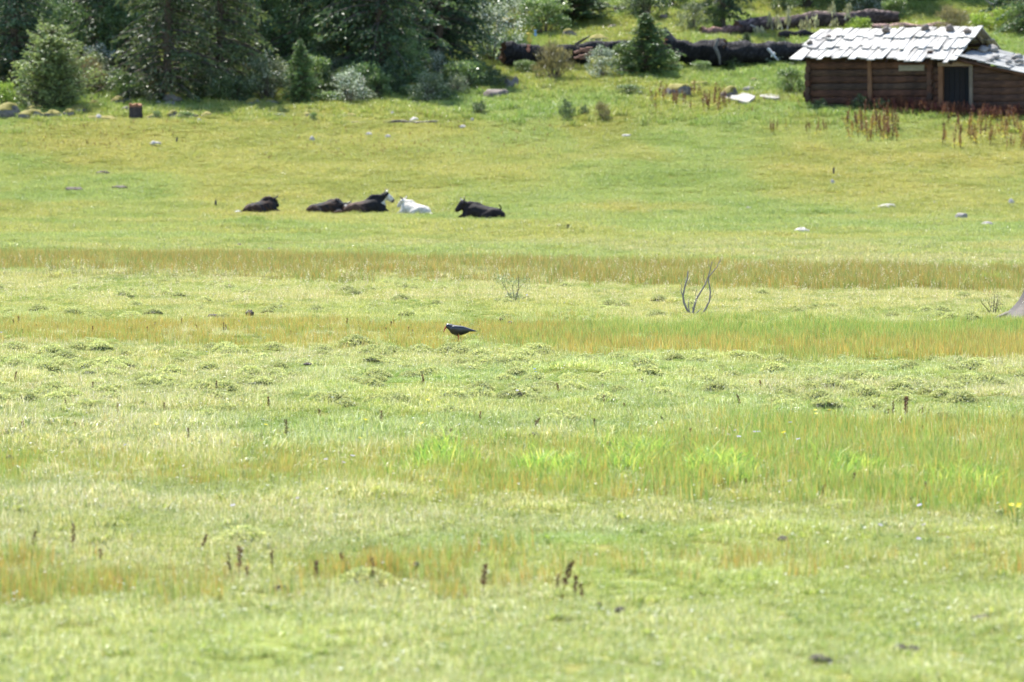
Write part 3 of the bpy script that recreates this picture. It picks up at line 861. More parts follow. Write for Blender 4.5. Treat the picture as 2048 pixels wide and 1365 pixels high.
def slab(px, py, wpx, dpt, tilt, label, seed):
    p = gnd(px, py); s = FPX / p[1]; wd = wpx / s
    rr = random.Random(seed); bm = bmesh.new(); n = 11; top = []
    for k in range(n):
        t = 2 * math.pi * k / n; q = rr.uniform(.75, 1.1)
        top.append(bm.verts.new((wd / 2 * math.cos(t) * q, dpt / 2 * math.sin(t) * q, rr.uniform(-.03, .03))))
    f = bm.faces.new(top); r_ = bmesh.ops.extrude_face_region(bm, geom=[f])
    for e in r_['geom']:
        if isinstance(e, bmesh.types.BMVert): e.co.z += 0.16
    bmesh.ops.recalc_face_normals(bm, faces=bm.faces[:]); bmesh.ops.bevel(bm, geom=bm.edges[:], offset=.025, segments=1, affect='EDGES')
    me = bpy.data.meshes.new('slab'); bm.to_mesh(me); bm.free(); me.materials.append(M['rock_white'])
    o = link('flat_stone', me, None, (p[0], p[1] + dpt * .4, p[2] + 0.12 + dpt * .5 * math.sin(tilt)), (tilt, R(4), R(-8)))
    return tag(o, label, 'stone')
slab(1488, 217, 52, 1.5, R(20), 'large white stone slab lying below a round dark boulder', 1)
slab(1459, 209, 20, 0.8, R(18), 'small white slab touching the end of the large slab', 2)
slab(1542, 207, 42, 1.0, R(14), 'long thin white slab between the large slab and the hut', 3)

# ------------------------------------------------------------------ trees and shrubs
def cards(mb, C, D, L, Wd, col, droop=0.0):
    """leaf cards: centre, direction, length, width"""
    n = len(C)
    D = D / (np.linalg.norm(D, axis=1)[:, None] + 1e-9)
    rnd = rng.normal(size=(n, 3)); S = np.cross(D, rnd); S /= np.linalg.norm(S, axis=1)[:, None] + 1e-9
    L = np.broadcast_to(L, n)[:, None]; Wd = np.broadcast_to(Wd, n)[:, None]
    tip = C + D * L * 0.55; tip[:, 2] -= droop * L[:, 0]
    P = np.stack([C - D * L * 0.45, C + S * Wd * 0.5, tip, C - S * Wd * 0.5], 1)
    F = np.arange(n)[:, None] * 4 + np.arange(4)[None]
    mb.add(P.reshape(-1, 3), F, np.repeat(col, 4, 0))

def tone(n, a, b, var=0.25):
    t = rng.random((n, 1)); c = np.array(a) * (1 - t) + np.array(b) * t
    return c * rng.uniform(1 - var, 1 + var, (n, 1))

def conifer(h, rad, nb, z0=0.08, droop=0.35, dens=26, ca=(0.055, 0.088, 0.035), cb=(0.13, 0.165, 0.06), lich=0.06, power=0.8, L=(0.16, 0.34), wfac=0.32, trunk_r=None, bare=0.0):
    tr, cr = MB(), MB()
    tr_r = trunk_r or h * 0.018 + 0.03
    pts = [(0.05 * math.sin(i * 1.3) * i / 6, 0.05 * math.cos(i * 2.1) * i / 6, h * i / 9 - 0.3) for i in range(10)]
    tube(tr, pts, [tr_r * (1.25 if i == 0 else 1) * (1 - i / 9.3) for i in range(10)], 9, (0.10, 0.075, 0.055), rough=0.12)
    for k in range(nb):
        t = z0 + (0.97 - z0) * ((k + rng.random()) / nb) ** 0.95
        Lb = rad * max(0.06, (1 - t)) ** power * (0.62 + 0.75 * rng.random() ** 1.5) * (0.72 + 0.5 * vnoise(t * 9.0, math.cos(k * 2.4) * 1.5 + 7, int(h * 10)))
        if t < z0 + 0.1: Lb *= rng.uniform(0.6, 1.0)
        az = k * 2.39996 + rng.normal(0, 0.35)
        d = np.array([math.cos(az), math.sin(az), 0]); pp = np.array([-d[1], d[0], 0])
        dr = droop * rng.uniform(0.5, 1.4); rise = rng.uniform(0.0, 0.3)
        s = np.linspace(0, 1, 5)[:, None]
        line = np.array([0, 0, t * h]) + d * Lb * s + np.array([0, 0, 1]) * Lb * (rise * s - dr * s ** 2)
        tube(tr, line, np.linspace(0.012 + Lb * 0.012, 0.004, 5), 4, (0.11, 0.09, 0.075), False)
        m = int(Lb * dens) + 5
        if bare and t < 0.4: m = int(m * (1 - bare))
        ss = rng.uniform(0.12, 1.03, m) ** 0.8
        lat = rng.normal(0, 1, m) * 0.17 * Lb * (0.35 + ss * 0.8) * (1.15 - ss * 0.5)
        C = np.array([0, 0, t * h]) + d * Lb * ss[:, None] + np.array([0, 0, 1]) * (Lb * (rise * ss - dr * ss ** 2))[:, None] + pp * lat[:, None]
        C[:, 2] -= np.abs(lat) * 0.35 + rng.random(m) * 0.10 + np.abs(rng.normal(0, .05, m))
        D = d * 0.8 + pp * np.sign(lat)[:, None] * rng.random((m, 1)) + rng.normal(0, 0.35, (m, 3)) - np.array([0, 0, 0.5 * dr + 0.15])
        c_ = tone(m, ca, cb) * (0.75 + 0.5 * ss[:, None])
        LL = rng.uniform(*L, m)
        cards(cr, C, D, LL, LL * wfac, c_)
        if rng.random() < lich * 5:
            q = int(m * lich) + 1; ii = rng.integers(0, m, q)
            Cl = C[ii] - np.array([0, 0, 0.18])
            cards(cr, Cl, np.tile([0, 0, -1.0], (q, 1)) + rng.normal(0, .1, (q, 3)), rng.uniform(.25, .6, q), 0.06, tone(q, (0.14, 0.15, 0.08), (0.22, 0.23, 0.13)))
    return tr.mesh('trunk', M['bark'], True), cr.mesh('crown', M['needle'])

def shrub(w_, h_, ncl, nl, ca, cb, L=(0.06, 0.12), wfac=0.55, upright=0.3, base=0.15, hi=None, hip=0.0, clr=0.2, stemc=(0.10, 0.08, 0.06)):
    st, fo = MB(), MB()
    for k in range(ncl):
        a = rng.random() * 6.283; r = math.sqrt(rng.random()); zt = base + (1 - base) * rng.random() ** 0.85
        prof = math.sqrt(max(0.03, 1 - (max(0, zt - 0.4) / 0.63) ** 2)) * (0.55 + 0.45 * min(1, zt / 0.3))
        c0 = np.array([math.cos(a) * r * prof * w_ / 2, math.sin(a) * r * prof * w_ / 2, zt * h_ * rng.uniform(0.85, 1.08)])
        if rng.random() < 0.55:
            tube(st, [(c0[0] * .08, c0[1] * .08, -0.1), c0 * np.array([.5, .5, .55]), c0], [0.012 + 0.012 * h_, 0.012, 0.005], 4, stemc, False)
        cr_ = clr * min(w_, h_) * rng.uniform(0.6, 1.3)
        n = int(nl * rng.uniform(0.6, 1.3))
        off = rng.normal(0, 1, (n, 3)); off /= np.linalg.norm(off, axis=1)[:, None]
        C = c0 + off * (rng.random((n, 1)) ** 0.5) * cr_ * np.array([1, 1, 0.8])
        C[:, 2] = np.abs(C[:, 2]) + 0.02
        D = off * 0.8 + rng.normal(0, 0.5, (n, 3)) + np.array([0, 0, upright])
        col = tone(n, ca, cb) * rng.uniform(0.8, 1.2)
        if hi is not None:
            q = rng.random(n) < hip; col[q] = np.array(hi) * rng.uniform(0.8, 1.15, (q.sum(), 1))
        LL = rng.uniform(*L, n)
        cards(fo, C, D, LL, LL * wfac, col)
    return st.mesh('stems', M['bark'], True), fo.mesh('foliage', M['leaf'])

CON = {
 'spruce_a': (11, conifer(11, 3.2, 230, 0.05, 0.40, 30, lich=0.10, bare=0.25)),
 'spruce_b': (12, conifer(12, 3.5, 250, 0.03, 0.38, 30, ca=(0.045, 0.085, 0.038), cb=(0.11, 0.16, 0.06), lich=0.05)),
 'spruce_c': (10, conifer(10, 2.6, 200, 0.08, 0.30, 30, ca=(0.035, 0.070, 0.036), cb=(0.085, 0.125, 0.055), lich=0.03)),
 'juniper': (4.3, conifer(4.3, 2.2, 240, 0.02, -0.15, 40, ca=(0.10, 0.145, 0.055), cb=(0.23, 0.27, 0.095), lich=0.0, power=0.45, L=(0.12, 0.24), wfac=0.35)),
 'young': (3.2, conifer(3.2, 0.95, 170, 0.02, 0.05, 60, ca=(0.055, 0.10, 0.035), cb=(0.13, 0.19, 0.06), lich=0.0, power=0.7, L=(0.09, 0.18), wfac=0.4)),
}
SHR = {
 'silver': shrub(2.6, 2.2, 60, 62, (0.10, 0.15, 0.07), (0.20, 0.25, 0.14), L=(0.07, 0.13), hi=(0.62, 0.66, 0.60), hip=0.30, clr=0.16),
 'blossom': shrub(2.2, 1.8, 46, 60, (0.08, 0.13, 0.05), (0.15, 0.21, 0.08), L=(0.06, 0.11), hi=(0.80, 0.82, 0.80), hip=0.42, clr=0.13),
 'dark': shrub(1.6, 1.2, 46, 62, (0.05, 0.085, 0.03), (0.12, 0.165, 0.055), L=(0.06, 0.11), clr=0.2, hi=(0.3, 0.36, 0.26), hip=0.08),
 'green': shrub(1.8, 1.4, 50, 64, (0.09, 0.16, 0.045), (0.20, 0.28, 0.08), L=(0.06, 0.12), clr=0.2, hi=(0.4, 0.46, 0.25), hip=0.10),
 'bright': shrub(1.7, 1.4, 46, 60, (0.22, 0.34, 0.05), (0.40, 0.50, 0.09), L=(0.07, 0.13), clr=0.2),
 'blue': shrub(2.0, 1.8, 54, 60, (0.09, 0.125, 0.06), (0.18, 0.22, 0.10), L=(0.07, 0.14), wfac=0.4, clr=0.2, hi=(0.44, 0.46, 0.34), hip=0.18),
 'twiggy': shrub(1.7, 1.6, 60, 46, (0.15, 0.14, 0.06), (0.28, 0.24, 0.11), L=(0.10, 0.24), wfac=0.16, upright=1.3, clr=0.16),
 'leafy': shrub(4.6, 5.5, 120, 66, (0.07, 0.14, 0.045), (0.18, 0.27, 0.085), L=(0.09, 0.17), clr=0.12, hi=(0.5, 0.56, 0.42), hip=0.07, base=0.05),
}
def tree(kind, px, py, hpx, label, wscale=1.0, group=None, name='spruce_tree', p=None, cat='tree'):
    p = gnd(px, py) if p is None else p
    h0, (tm, cm) = CON[kind]; s = FPX / p[1]; k = hpx / s / h0
    e = empty(name, (p[0], p[1], p[2] - 0.05), random.uniform(0, 6.28)); e.scale = (k * wscale, k * wscale, k)
    link('trunk', tm, e); link('crown', cm, e)
    return tag(e, label, cat, group)
SW = {'silver': (2.6, 2.2), 'blossom': (2.2, 1.8), 'dark': (1.6, 1.2), 'green': (1.8, 1.4), 'bright': (1.7, 1.4), 'blue': (2.0, 1.8), 'twiggy': (1.7, 1.6), 'leafy': (4.6, 5.5)}
def bush(kind, px, py, wpx, hpx, label, group=None, name='shrub', p=None, cat='shrub'):
    p = gnd(px, py) if p is None else p
    s = FPX / p[1]; sm, fm = SHR[kind]; w0, h0 = SW[kind]
    e = empty(name, (p[0], p[1], p[2] - 0.03), random.uniform(0, 6.28))
    kx = wpx / s / w0; e.scale = (kx, kx, hpx / s / h0)
    link('stems', sm, e); link('foliage', fm, e)
    return tag(e, label, cat, group)

tree('juniper', 105, 222, 172, 'round yellowish green juniper behind mossy boulders', 1.0, name='juniper')
tree('spruce_a', 335, 205, 500, 'tall spruce with grey lichen hung lower branches behind the stump', 1.0)
tree('spruce_a', 440, 192, 520, 'dark spruce with bare twiggy lower limbs beside the blue green shrub', 0.8)
tree('spruce_b', 760, 178, 560, 'broad drooping spruce sweeping down over a mossy boulder', 1.0)
tree('spruce_b', 700, 160, 560, 'dense dark spruce just behind the broad drooping spruce', 0.9)
tree('spruce_c', 880, 150, 560, 'tall spruce at the edge of the dense wood by the silver shrub', 0.85)
tree('young', 600, 210, 138, 'small pointed young spruce in front of the wood', 1.05, name='young_spruce')
tree('young', 1293, 152, 132, 'dark pointed young spruce standing between two charred logs', 1.7, name='young_spruce')
tree('young', 1492, 132, 68, 'little yellow green spruce seedling against the long charred log', 1.5, name='young_spruce')
tree('young', 1150, 48, 130, 'dark bushy spruce at the top of the clearing', 2.2, name='young_spruce')
tree('spruce_c', 1445, 62, 400, 'dark spruce uphill of the long charred log', 0.75)
GF = 'tall dark spruces filling the wood'
for px, Y, hh, ws, kd in [(30, 246, 13, 1.0, 'spruce_c'), (215, 252, 14, 1.0, 'spruce_b'), (150, 262, 15, 1.0, 'spruce_c'), (540, 262, 15, 0.9, 'spruce_c'), (610, 252, 14, 0.8, 'spruce_b'),
                          (480, 256, 14, 1.0, 'spruce_b'), (830, 258, 15, 1.0, 'spruce_b'), (300, 270, 16, 1.0, 'spruce_b'), (930, 270, 15, 0.8, 'spruce_c'), (1010, 284, 13, 0.8, 'spruce_b'), (660, 275, 16, 1.1, 'spruce_c'),
                          (1090, 296, 13, 0.8, 'spruce_c'), (1500, 292, 12, 1.0, 'spruce_c'), (1560, 286, 13, 1.0, 'spruce_b'), (1640, 284, 13, 1.0, 'spruce_c'), (1710, 288, 13, 1.1, 'spruce_b'),
                          (1790, 282, 13, 1.0, 'spruce_c'), (1860, 288, 13, 1.1, 'spruce_b'), (1930, 290, 13, 1.1, 'spruce_c'), (2040, 275, 12, 1.0, 'spruce_c'), (2110, 268, 12, 1.0, 'spruce_b'),
                          (-40, 256, 14, 1.0, 'spruce_b'), (80, 272, 15, 1.1, 'spruce_b'), (400, 280, 16, 1.1, 'spruce_c'), (750, 286, 16, 1.1, 'spruce_b'), (-110, 250, 13, 1.0, 'spruce_a'), (2180, 280, 13, 1.0, 'spruce_c'), (880, 296, 14, 1.0, 'spruce_b'), (560, 296, 15, 1.1, 'spruce_b'), (200, 292, 15, 1.1, 'spruce_c')]:
    p = onground((px - 1024) * Y / FPX, Y)
    tree(kd, 0, 0, hh * FPX / Y, 'tall dark spruce standing deep in the dense wood' if px < 1200 else 'dark spruce on the hill behind the log hut', ws, GF if px < 1200 else 'dark spruces behind the hut', p=p)
bush('leafy', 20, 150, 170, 260, 'leafy pale green tree rising behind the round juniper', name='leafy_tree', cat='tree')
bush('leafy', 505, 150, 130, 260, 'leafy tree with a dark trunk between two spruces', name='leafy_tree', cat='tree')
for px, Y, ww, hh in [(250, 250, 3.4, 5.0), (560, 256, 3.0, 4.0), (410, 247, 2.6, 3.4), (640, 250, 2.8, 4.2), (820, 246, 2.4, 3.2), (905, 262, 3.0, 4.5), (120, 250, 3.2, 5.0), (330, 262, 3.5, 6), (740, 262, 3.4, 5.5), (1000, 280, 3.4, 4.0), (470, 268, 3.4, 6), (1440, 282, 3, 3.5), (1610, 280, 3, 3.5), (1760, 280, 3, 3), (60, 262, 3.5, 6)]:
    p = onground((px - 1024) * Y / FPX, Y)
    bush('leafy', 0, 0, ww * FPX / Y, hh * FPX / Y, 'mid green leafy tree growing between the dark spruces', 'leafy trees between the spruces', name='leafy_tree', p=p, cat='tree')
bush('blue', 160, 120, 70, 80, 'blue grey bush above the white blossoming shrub')
bush('blossom', 195, 168, 84, 78, 'white blossoming shrub leaning out beside the juniper')
bush('bright', 8, 228, 60, 62, 'fresh green shrub at the foot of the juniper')
bush('blue', 535, 208, 110, 90, 'blue green shrub under the spruces next to the young spruce')
bush('dark', 470, 208, 90, 50, 'dark low shrub under lichen hung spruce branches')
bush('dark', 660, 200, 90, 50, 'dark low shrub between the young spruce and the drooping spruce')
bush('dark', 275, 190, 60, 40, 'dark green shrub in deep shade behind the stump')
bush('blue', 645, 160, 80, 80, 'silvery shrub half under the drooping spruce')
bush('bright', 565, 118, 70, 50, 'bright green shrub in the gap between the spruces')
bush('bright', 680, 165, 50, 40, 'patch of bright green leaves beneath the drooping spruce')
bush('silver', 985, 128, 130, 112, 'silver leaved shrub beside the end of the charred log')
bush('green', 1085, 72, 110, 72, 'green shrub on the slope above the charred log')
bush('silver', 1040, 52, 90, 60, 'pale shrub uphill of the silver leaved shrub')
bush('green', 930, 182, 100, 58, 'rounded green shrub below the silver leaved shrub')
bush('dark', 985, 180, 56, 42, 'dark green shrub against the charred log end')
bush('dark', 890, 184, 70, 40, 'low dark shrub at the foot of the edge spruce')
bush('twiggy', 1108, 164, 84, 76, 'feathery olive bush in front of the charred log')
bush('silver', 1205, 160, 72, 62, 'pale leaved shrub in front of the broken log end')
bush('green', 1245, 150, 50, 60, 'green shrub beside the dark young spruce')
bush('blue', 1385, 66, 66, 60, 'silver blue shrub alone in the clearing')
bush('blue', 1268, 40, 60, 60, 'grey blue shrub high in the clearing')
bush('green', 1340, 20, 80, 50, 'loose green shrub at the top of the clearing')
bush('green', 1402, 150, 50, 26, 'low green shrub under the root stub of the charred log')
bush('dark', 1462, 140, 44, 28, 'dark low shrub against the long charred log')
bush('silver', 1545, 134, 50, 24, 'small pale shrub against the long charred log near the hut')
bush('green', 1050, 152, 56, 30, 'low green shrub in front of the charred log end')
bush('green', 1340, 148, 44, 34, 'green shrub at the foot of the upright root stub')
for px in np.linspace(215, 900, 26):
    bush(['green', 'dark', 'green', 'blue', 'twiggy', 'green'][rng.integers(0, 6)], px + rng.uniform(-14, 14), rng.uniform(180, 208), rng.uniform(40, 86), rng.uniform(24, 58),
         'low leafy shrub along the shaded edge of the wood', 'shrubs along the wood edge')
bush('green', 1580, 190, 60, 52, 'grey green bush close to the log ends of the hut')
bush('twiggy', 1905, 76, 76, 62, 'brown twiggy bush behind the hut roof')
bush('bright', 1960, 62, 50, 34, 'yellow green bush just behind the roof peak of the hut')
bush('bright', 2012, 68, 66, 50, 'bright green bush uphill of the lean-to')
bush('green', 2040, 74, 60, 60, 'green bush next to the bright green bush uphill of the lean-to')
bush('bright', 1720, 72, 50, 36, 'light green shrub showing above the hut roof')
bush('dark', 1642, 226, 30, 26, 'small dark green leafy plant at the hut base corner', name='leafy_plant', cat='plant')
bush('dark', 1722, 229, 40, 36, 'dark green nettles against the hut wall below the post', name='leafy_plant', cat='plant')
bush('dark', 1765, 231, 44, 30, 'dark green nettle clump beside the taller nettles at the hut wall', name='leafy_plant', cat='plant')
bush('dark', 1133, 242, 34, 40, 'dark bushy plant standing alone on the open slope', name='leafy_plant', cat='plant')
bush('dark', 1168, 238, 24, 24, 'small dark plant next to the lone dark bushy plant', name='leafy_plant', cat='plant')
bush('twiggy', 1205, 246, 34, 40, 'yellowing spindly plant on the open slope', name='leafy_plant', cat='plant')
bush('dark', 960, 230, 34, 26, 'dark plant on the slope below the smooth brown boulder', name='leafy_plant', cat='plant')
bush('green', 1258, 196, 60, 26, 'low grey green plant on the dry grass bank', name='leafy_plant', cat='plant')
bush('green', 314, 242, 22, 20, 'small yellow green tuft beside the tall stump', name='leafy_plant', cat='plant')
bush('green', 372, 243, 36, 20, 'grey green cushion plant on the stones by the stump', name='leafy_plant', cat='plant')
bush('green', 626, 244, 20, 18, 'round green tuft below the young spruce', name='leafy_plant', cat='plant')
bush('blue', 560, 240, 36, 14, 'silvery cushion plant below the young spruce', name='leafy_plant', cat='plant')
GS = 'low shrubs of the undergrowth'
UL = {'dark': 'dark green undergrowth shrub among the trees of the wood', 'green': 'mid green undergrowth shrub among the trees of the wood', 'blue': 'blue grey undergrowth shrub among the trees of the wood', 'twiggy': 'brownish twiggy undergrowth shrub among the trees', 'silver': 'silver flecked undergrowth shrub among the trees'}
for _ in range(230):
    px = rng.uniform(-60, 2100); Y = rng.uniform(240, 300) if rng.random() < .6 else rng.uniform(240, 254)
    if 1180 < px < 1560 and rng.random() < 0.7: continue
    if px > 1460 and Y < 274: continue
    if 880 < px < 1620 and Y < 266: continue
    p = onground((px - 1024) * Y / FPX, Y)
    kd = ['dark', 'green', 'dark', 'blue', 'green', 'twiggy', 'silver'][rng.integers(0, 7)]
    sz = rng.uniform(0.8, 2.2) * FPX / Y
    bush(kd, 0, 0, sz * 1.2, sz, UL[kd], GS, p=p)

# ------------------------------------------------------------------ fallen charred logs
def big_log(name, A, B, r0, r1, label, col=(0.017, 0.0155, 0.0155), jag=0.6, seg=26, n=64, seed=1):
    A, B = np.array(A, float), np.array(B, float)
    rr = np.random.default_rng(seed)
    ax = B - A; L_ = np.linalg.norm(ax); ax /= L_
    up = np.array([0, 0, 1.0]); sd = np.cross(ax, up); sd /= np.linalg.norm(sd); up = np.cross(sd, ax)
    b = MB(); vv, cc = [], []
    ridge = rr.uniform(-1, 1, seg)
    for i in range(n):
        t = i / (n - 1); bend = np.array([0, 0, 0.08 * math.sin(t * 5 + seed) + .05 * math.sin(t * 17 + seed)])
        for k in range(seg):
            a = 2 * math.pi * k / seg
            q = (r0 + (r1 - r0) * t) * (1 + 0.07 * ridge[k] + 0.06 * rr.uniform(-1, 1) + 0.30 * noise.noise(Vector((t * L_ * .55, math.cos(a) * .9, math.sin(a) * .9 + seed))) + 0.16 * noise.noise(Vector((t * L_ * 1.6, math.cos(a) * 2.2, math.sin(a) * 2.2 + seed))))
            e = 0
            if i == 0: e = -jag * rr.random() * r0
            if i == n - 1: e = jag * rr.random() * r1
            vv.append(A + ax * (L_ * t + e) + bend + (sd * math.cos(a) + up * math.sin(a)) * q)
            cc.append(np.array(col) * (0.7 + 1.2 * rr.random() ** 3 + 6.0 * max(0, math.sin(a)) ** 2 * rr.random() ** 4))  # grey flecks on the upper side are highlights painted into the bark colour
    f = np.array([[i * seg + k, i * seg + (k + 1) % seg, (i + 1) * seg + (k + 1) % seg, (i + 1) * seg + k] for i in range(n - 1) for k in range(seg)])
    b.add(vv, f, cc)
    cA = A + ax * 0.1; cB = B - ax * 0.1
    for ring, c_ in ((vv[:seg], cA), (vv[-seg:], cB)):
        b.add(list(ring) + [c_], np.array([[k, (k + 1) % seg, seg] for k in range(seg)]), (0.16, 0.09, 0.055))
    e = empty(name, tuple(A)); tag(e, label, 'log')
    me = b.mesh('trunk', M['burnt_log']); me.transform(Matrix.Translation(-Vector(A)))
    link('trunk', me, e)
    return e, A
def limb(e, A, pts, rads, name='limb', col=(0.06, 0.055, 0.05), seg=7):
    b = MB(); tube(b, np.array(pts) - A, rads, seg, col, True, 0.25)
    return b.build(name, M['burnt_log'] if max(col) < 0.15 else M['deadwood'], e, True)
YL = 255.0
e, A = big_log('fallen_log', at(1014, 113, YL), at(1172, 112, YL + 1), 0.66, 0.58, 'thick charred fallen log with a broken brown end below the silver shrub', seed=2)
limb(e, A, [at(1150, 90, YL), at(1166, 80, YL), at(1180, 72, YL - .3)], [.09, .07, .03])
big_log('fallen_log', at(1160, 102, YL + .6), at(1330, 92, YL + 3), 0.42, 0.34, 'thinner charred log running on behind the dark young spruce', seed=12)
bb = MB()
for k in range(16):
    q = at(1162 + rng.uniform(-14, 22), 104 + rng.uniform(-8, 14), YL - 0.75); 
    tube(bb, np.array([q, q + [0.35, 0, .05]]) - A, [.07, .03], 5, (0.24, 0.12, 0.08))
bb.build('split_wood', M['deadwood'], e, True)
e, A = big_log('fallen_log', at(1336, 98, YL), at(1440, 110, YL), 0.66, 0.68, 'thick charred log with an upright jagged root stub', seed=3)
limb(e, A, [at(1352, 96, YL - .2), at(1340, 82, YL - .2), at(1333, 66, YL - .2), at(1330, 55, YL - .2)], [.42, .32, .2, .05], 'root_stub')
e, A = big_log('fallen_log', at(1438, 104, YL + .2), at(1640, 108, YL + 2), 0.62, 0.50, 'long charred log running behind the end of the hut', seed=4)
limb(e, A, [at(1436, 78, YL - .9), at(1430, 96, YL - 1.2), at(1438, 112, YL - 1.2), at(1440, 130, YL - 1.2)], [.08, .13, .10, .04], 'bleached_root', (0.13, 0.12, 0.105))
limb(e, A, [at(1536, 98, YL - .8), at(1545, 108, YL - 1.0), at(1556, 121, YL - 1.3)], [.10, .08, .03], 'bleached_branch', (0.42, 0.41, 0.39))
limb(e, A, [at(1550, 106, YL - 1), at(1542, 114, YL - 1)], [.08, .04], 'bleached_branch', (0.62, 0.60, 0.57))
Y2 = 268.0
e, A = big_log('fallen_log', at(1480, 54, Y2), at(1790, 34, Y2 + 3), 0.55, 0.42, 'dark log lying uphill, its dead branches hung with pale lichen', seed=5, col=(0.055, 0.04, 0.035))
lm = None
for x0, y0, x1, y1 in [(1500, 50, 1530, 64), (1545, 60, 1538, 24), (1565, 60, 1552, 30), (1575, 60, 1576, 12), (1600, 62, 1606, 40), (1620, 60, 1612, 36), (1632, 58, 1630, 28), (1660, 52, 1672, 38), (1690, 40, 1700, 6), (1665, 24, 1664, 6)]:
    o = limb(e, A, [at(x0, y0, Y2 - 1), at((x0 + x1) / 2 + 2, (y0 + y1) / 2, Y2 - 1.1), at(x1, y1, Y2 - 1.2)], [.05, .035, .015], 'dead_branch', (0.30, 0.28, 0.25), 5)
    for t in (0.5, 0.8):
        b = MB(); c0 = at(x0 + (x1 - x0) * t, y0 + (y1 - y0) * t, Y2 - 1.2) - A
        n = 26; C = c0 + rng.normal(0, 1, (n, 3)) * [.10, .08, .14] - [0, 0, .12]
        cards(b, C, np.tile([0, 0, -1.0], (n, 1)) + rng.normal(0, .15, (n, 3)), rng.uniform(.18, .42, n), 0.07, tone(n, (0.34, 0.33, 0.18), (0.48, 0.46, 0.27)))
        lo = b.build('hanging_lichen', M['weed'], o)
e, A = big_log('fallen_log', at(1560, 71, 265), at(1660, 72, 265.5), 0.24, 0.22, 'short thin charred log lying just above the long log', seed=6)
e, A = big_log('fallen_log', at(1745, 62, 268), at(1905, 54, 271), 0.30, 0.34, 'reddish brown log behind the hut roof by the twiggy bush', seed=7, col=(0.13, 0.085, 0.07))
e, A = big_log('fallen_log', at(1200, 18, 279), at(1245, 22, 279), 0.40, 0.34, 'short dark log high in the clearing', seed=8)
e, A = big_log('fallen_log', at(1405, 66, 267.5), at(1482, 62, 268), 0.34, 0.3, 'reddish log behind the silver blue shrub', seed=9, col=(0.12, 0.07, 0.055))
e, A = big_log('fallen_log', gnd(660, 248) + [0, 0, .07], gnd(878, 250) + [0, 0, .05], 0.09, 0.05, 'thin grey pole lying in the grass below the trees', seed=10, col=(0.14, 0.12, 0.10), seg=8)
b = MB(); A = at(2000, 5, 276)
tube(b, [at(1990, 36, 276) - A, at(1991, 22, 276) - A, at(1992, 6, 276) - A, at(1988, -20, 276) - A], [.16, .14, .13, .12], 7, (0.42, 0.40, 0.37))
tube(b, [at(1991, 14, 276) - A, at(1980, 6, 276) - A, at(1966, -4, 276) - A], [.09, .07, .05], 6, (0.42, 0.40, 0.37))
tag(b.build('dead_snag', M['deadwood'], None, True, tuple(A)), 'bleached forked dead snag behind the bright green bushes', 'dead tree')

# cloth caught on the charred log
def rag(pts, Y, col, label):
    b = MB(); A = at(*pts[0], Y); n = 6; vv = []
    (xa, ya), (xb, yb), wpx = pts[0], pts[1], pts[2]
    for i in range(n):
        t = i / (n - 1)
        for k in range(4):
            q = at(xa + (xb - xa) * t + (k / 3 - .5) * wpx * (0.6 + 0.4 * math.sin(i * 2.1 + 1)), ya + (yb - ya) * t, Y + 0.06 * math.sin(k * 2.2 + i)) - A
            vv.append(q)
    f = np.array([[i * 4 + k, i * 4 + k + 1, i * 4 + k + 5, i * 4 + k + 4] for i in range(n - 1) for k in range(3)])
    b.add(vv, f, col)
    o = b.build('rag', M['cloth'], None, True, tuple(A))
    md = o.modifiers.new('thick', 'SOLIDIFY'); md.thickness = 0.012
    tag(o, label, 'rag')
rag(((1058, 66), (1060, 88), 14), YL - 1.0, (0.62, 0.48, 0.10), 'yellow rag hanging over the charred log')
rag(((1070, 60), (1071, 74), 7), YL - 1.0, (0.22, 0.38, 0.55), 'small blue rag hanging above the charred log')
rag(((1057, 90), (1057, 105), 9), YL - 0.85, (0.45, 0.20, 0.14), 'faded red rag draped down the charred log')

# stump and short stakes
p = gnd(272, 240); s = FPX / p[1]
b = MB(); rr = random.Random(4); vv = []; seg = 14
for i, zz in enumerate((-0.2, 0.05, 0.35, 0.6, 0.72, 0.80)):
    for k in range(seg):
        t = 2 * math.pi * k / seg; q = 0.33 * (1.05 if i < 2 else 1) * (1 + (0.10 if k % 3 else -0.12)) * (1 + .04 * rr.uniform(-1, 1))
        vv.append((q * math.cos(t), q * math.sin(t), zz + (rr.uniform(-.06, .06) if i == 5 else 0)))
f = np.array([[i * seg + k, i * seg + (k + 1) % seg, (i + 1) * seg + (k + 1) % seg, (i + 1) * seg + k] for i in range(5) for k in range(seg)])
b.add(vv, f, [np.array((0.055, 0.045, 0.042)) if i < seg * 4 else np.array((0.28, 0.13, 0.07)) for i in range(len(vv))])
b.add(vv[-seg:] + [(0, 0, .74)], np.array([[k, (k + 1) % seg, seg] for k in range(seg)]), (0.30, 0.16, 0.09))
tag(b.build('tree_stump', M['burnt_log'], None, False, tuple(p)), 'tall dark cut stump with a reddish top before the spruces', 'stump')
for px, py, hpx, lab in [(353, 288, 13, 'small dark stake in the shaded upper pasture'), (431, 416, 15, 'short dark stake beside the cow with a white tail tip'),
                         (1135, 463, 12, 'short stake in the turf past the black cow'), (1667, 350, 14, 'dark stake in the sunny pasture below the hut'),
                         (1614, 224, 10, 'tiny grey stake at the corner of the hut'), (1995, 252, 12, 'grey stake among the weeds below the lean-to')]:
    p = gnd(px, py); s = FPX / p[1]; b = MB()
    tube(b, [(0, 0, -.1), (0.005, 0, hpx / s * .5), (0.015, 0, hpx / s)], [.05, .048, .042], 7, (0.06, 0.055, 0.05), True, 0.2)
    tag(b.build('stake', M['deadwood'], None, True, tuple(p)), lab, 'stake')
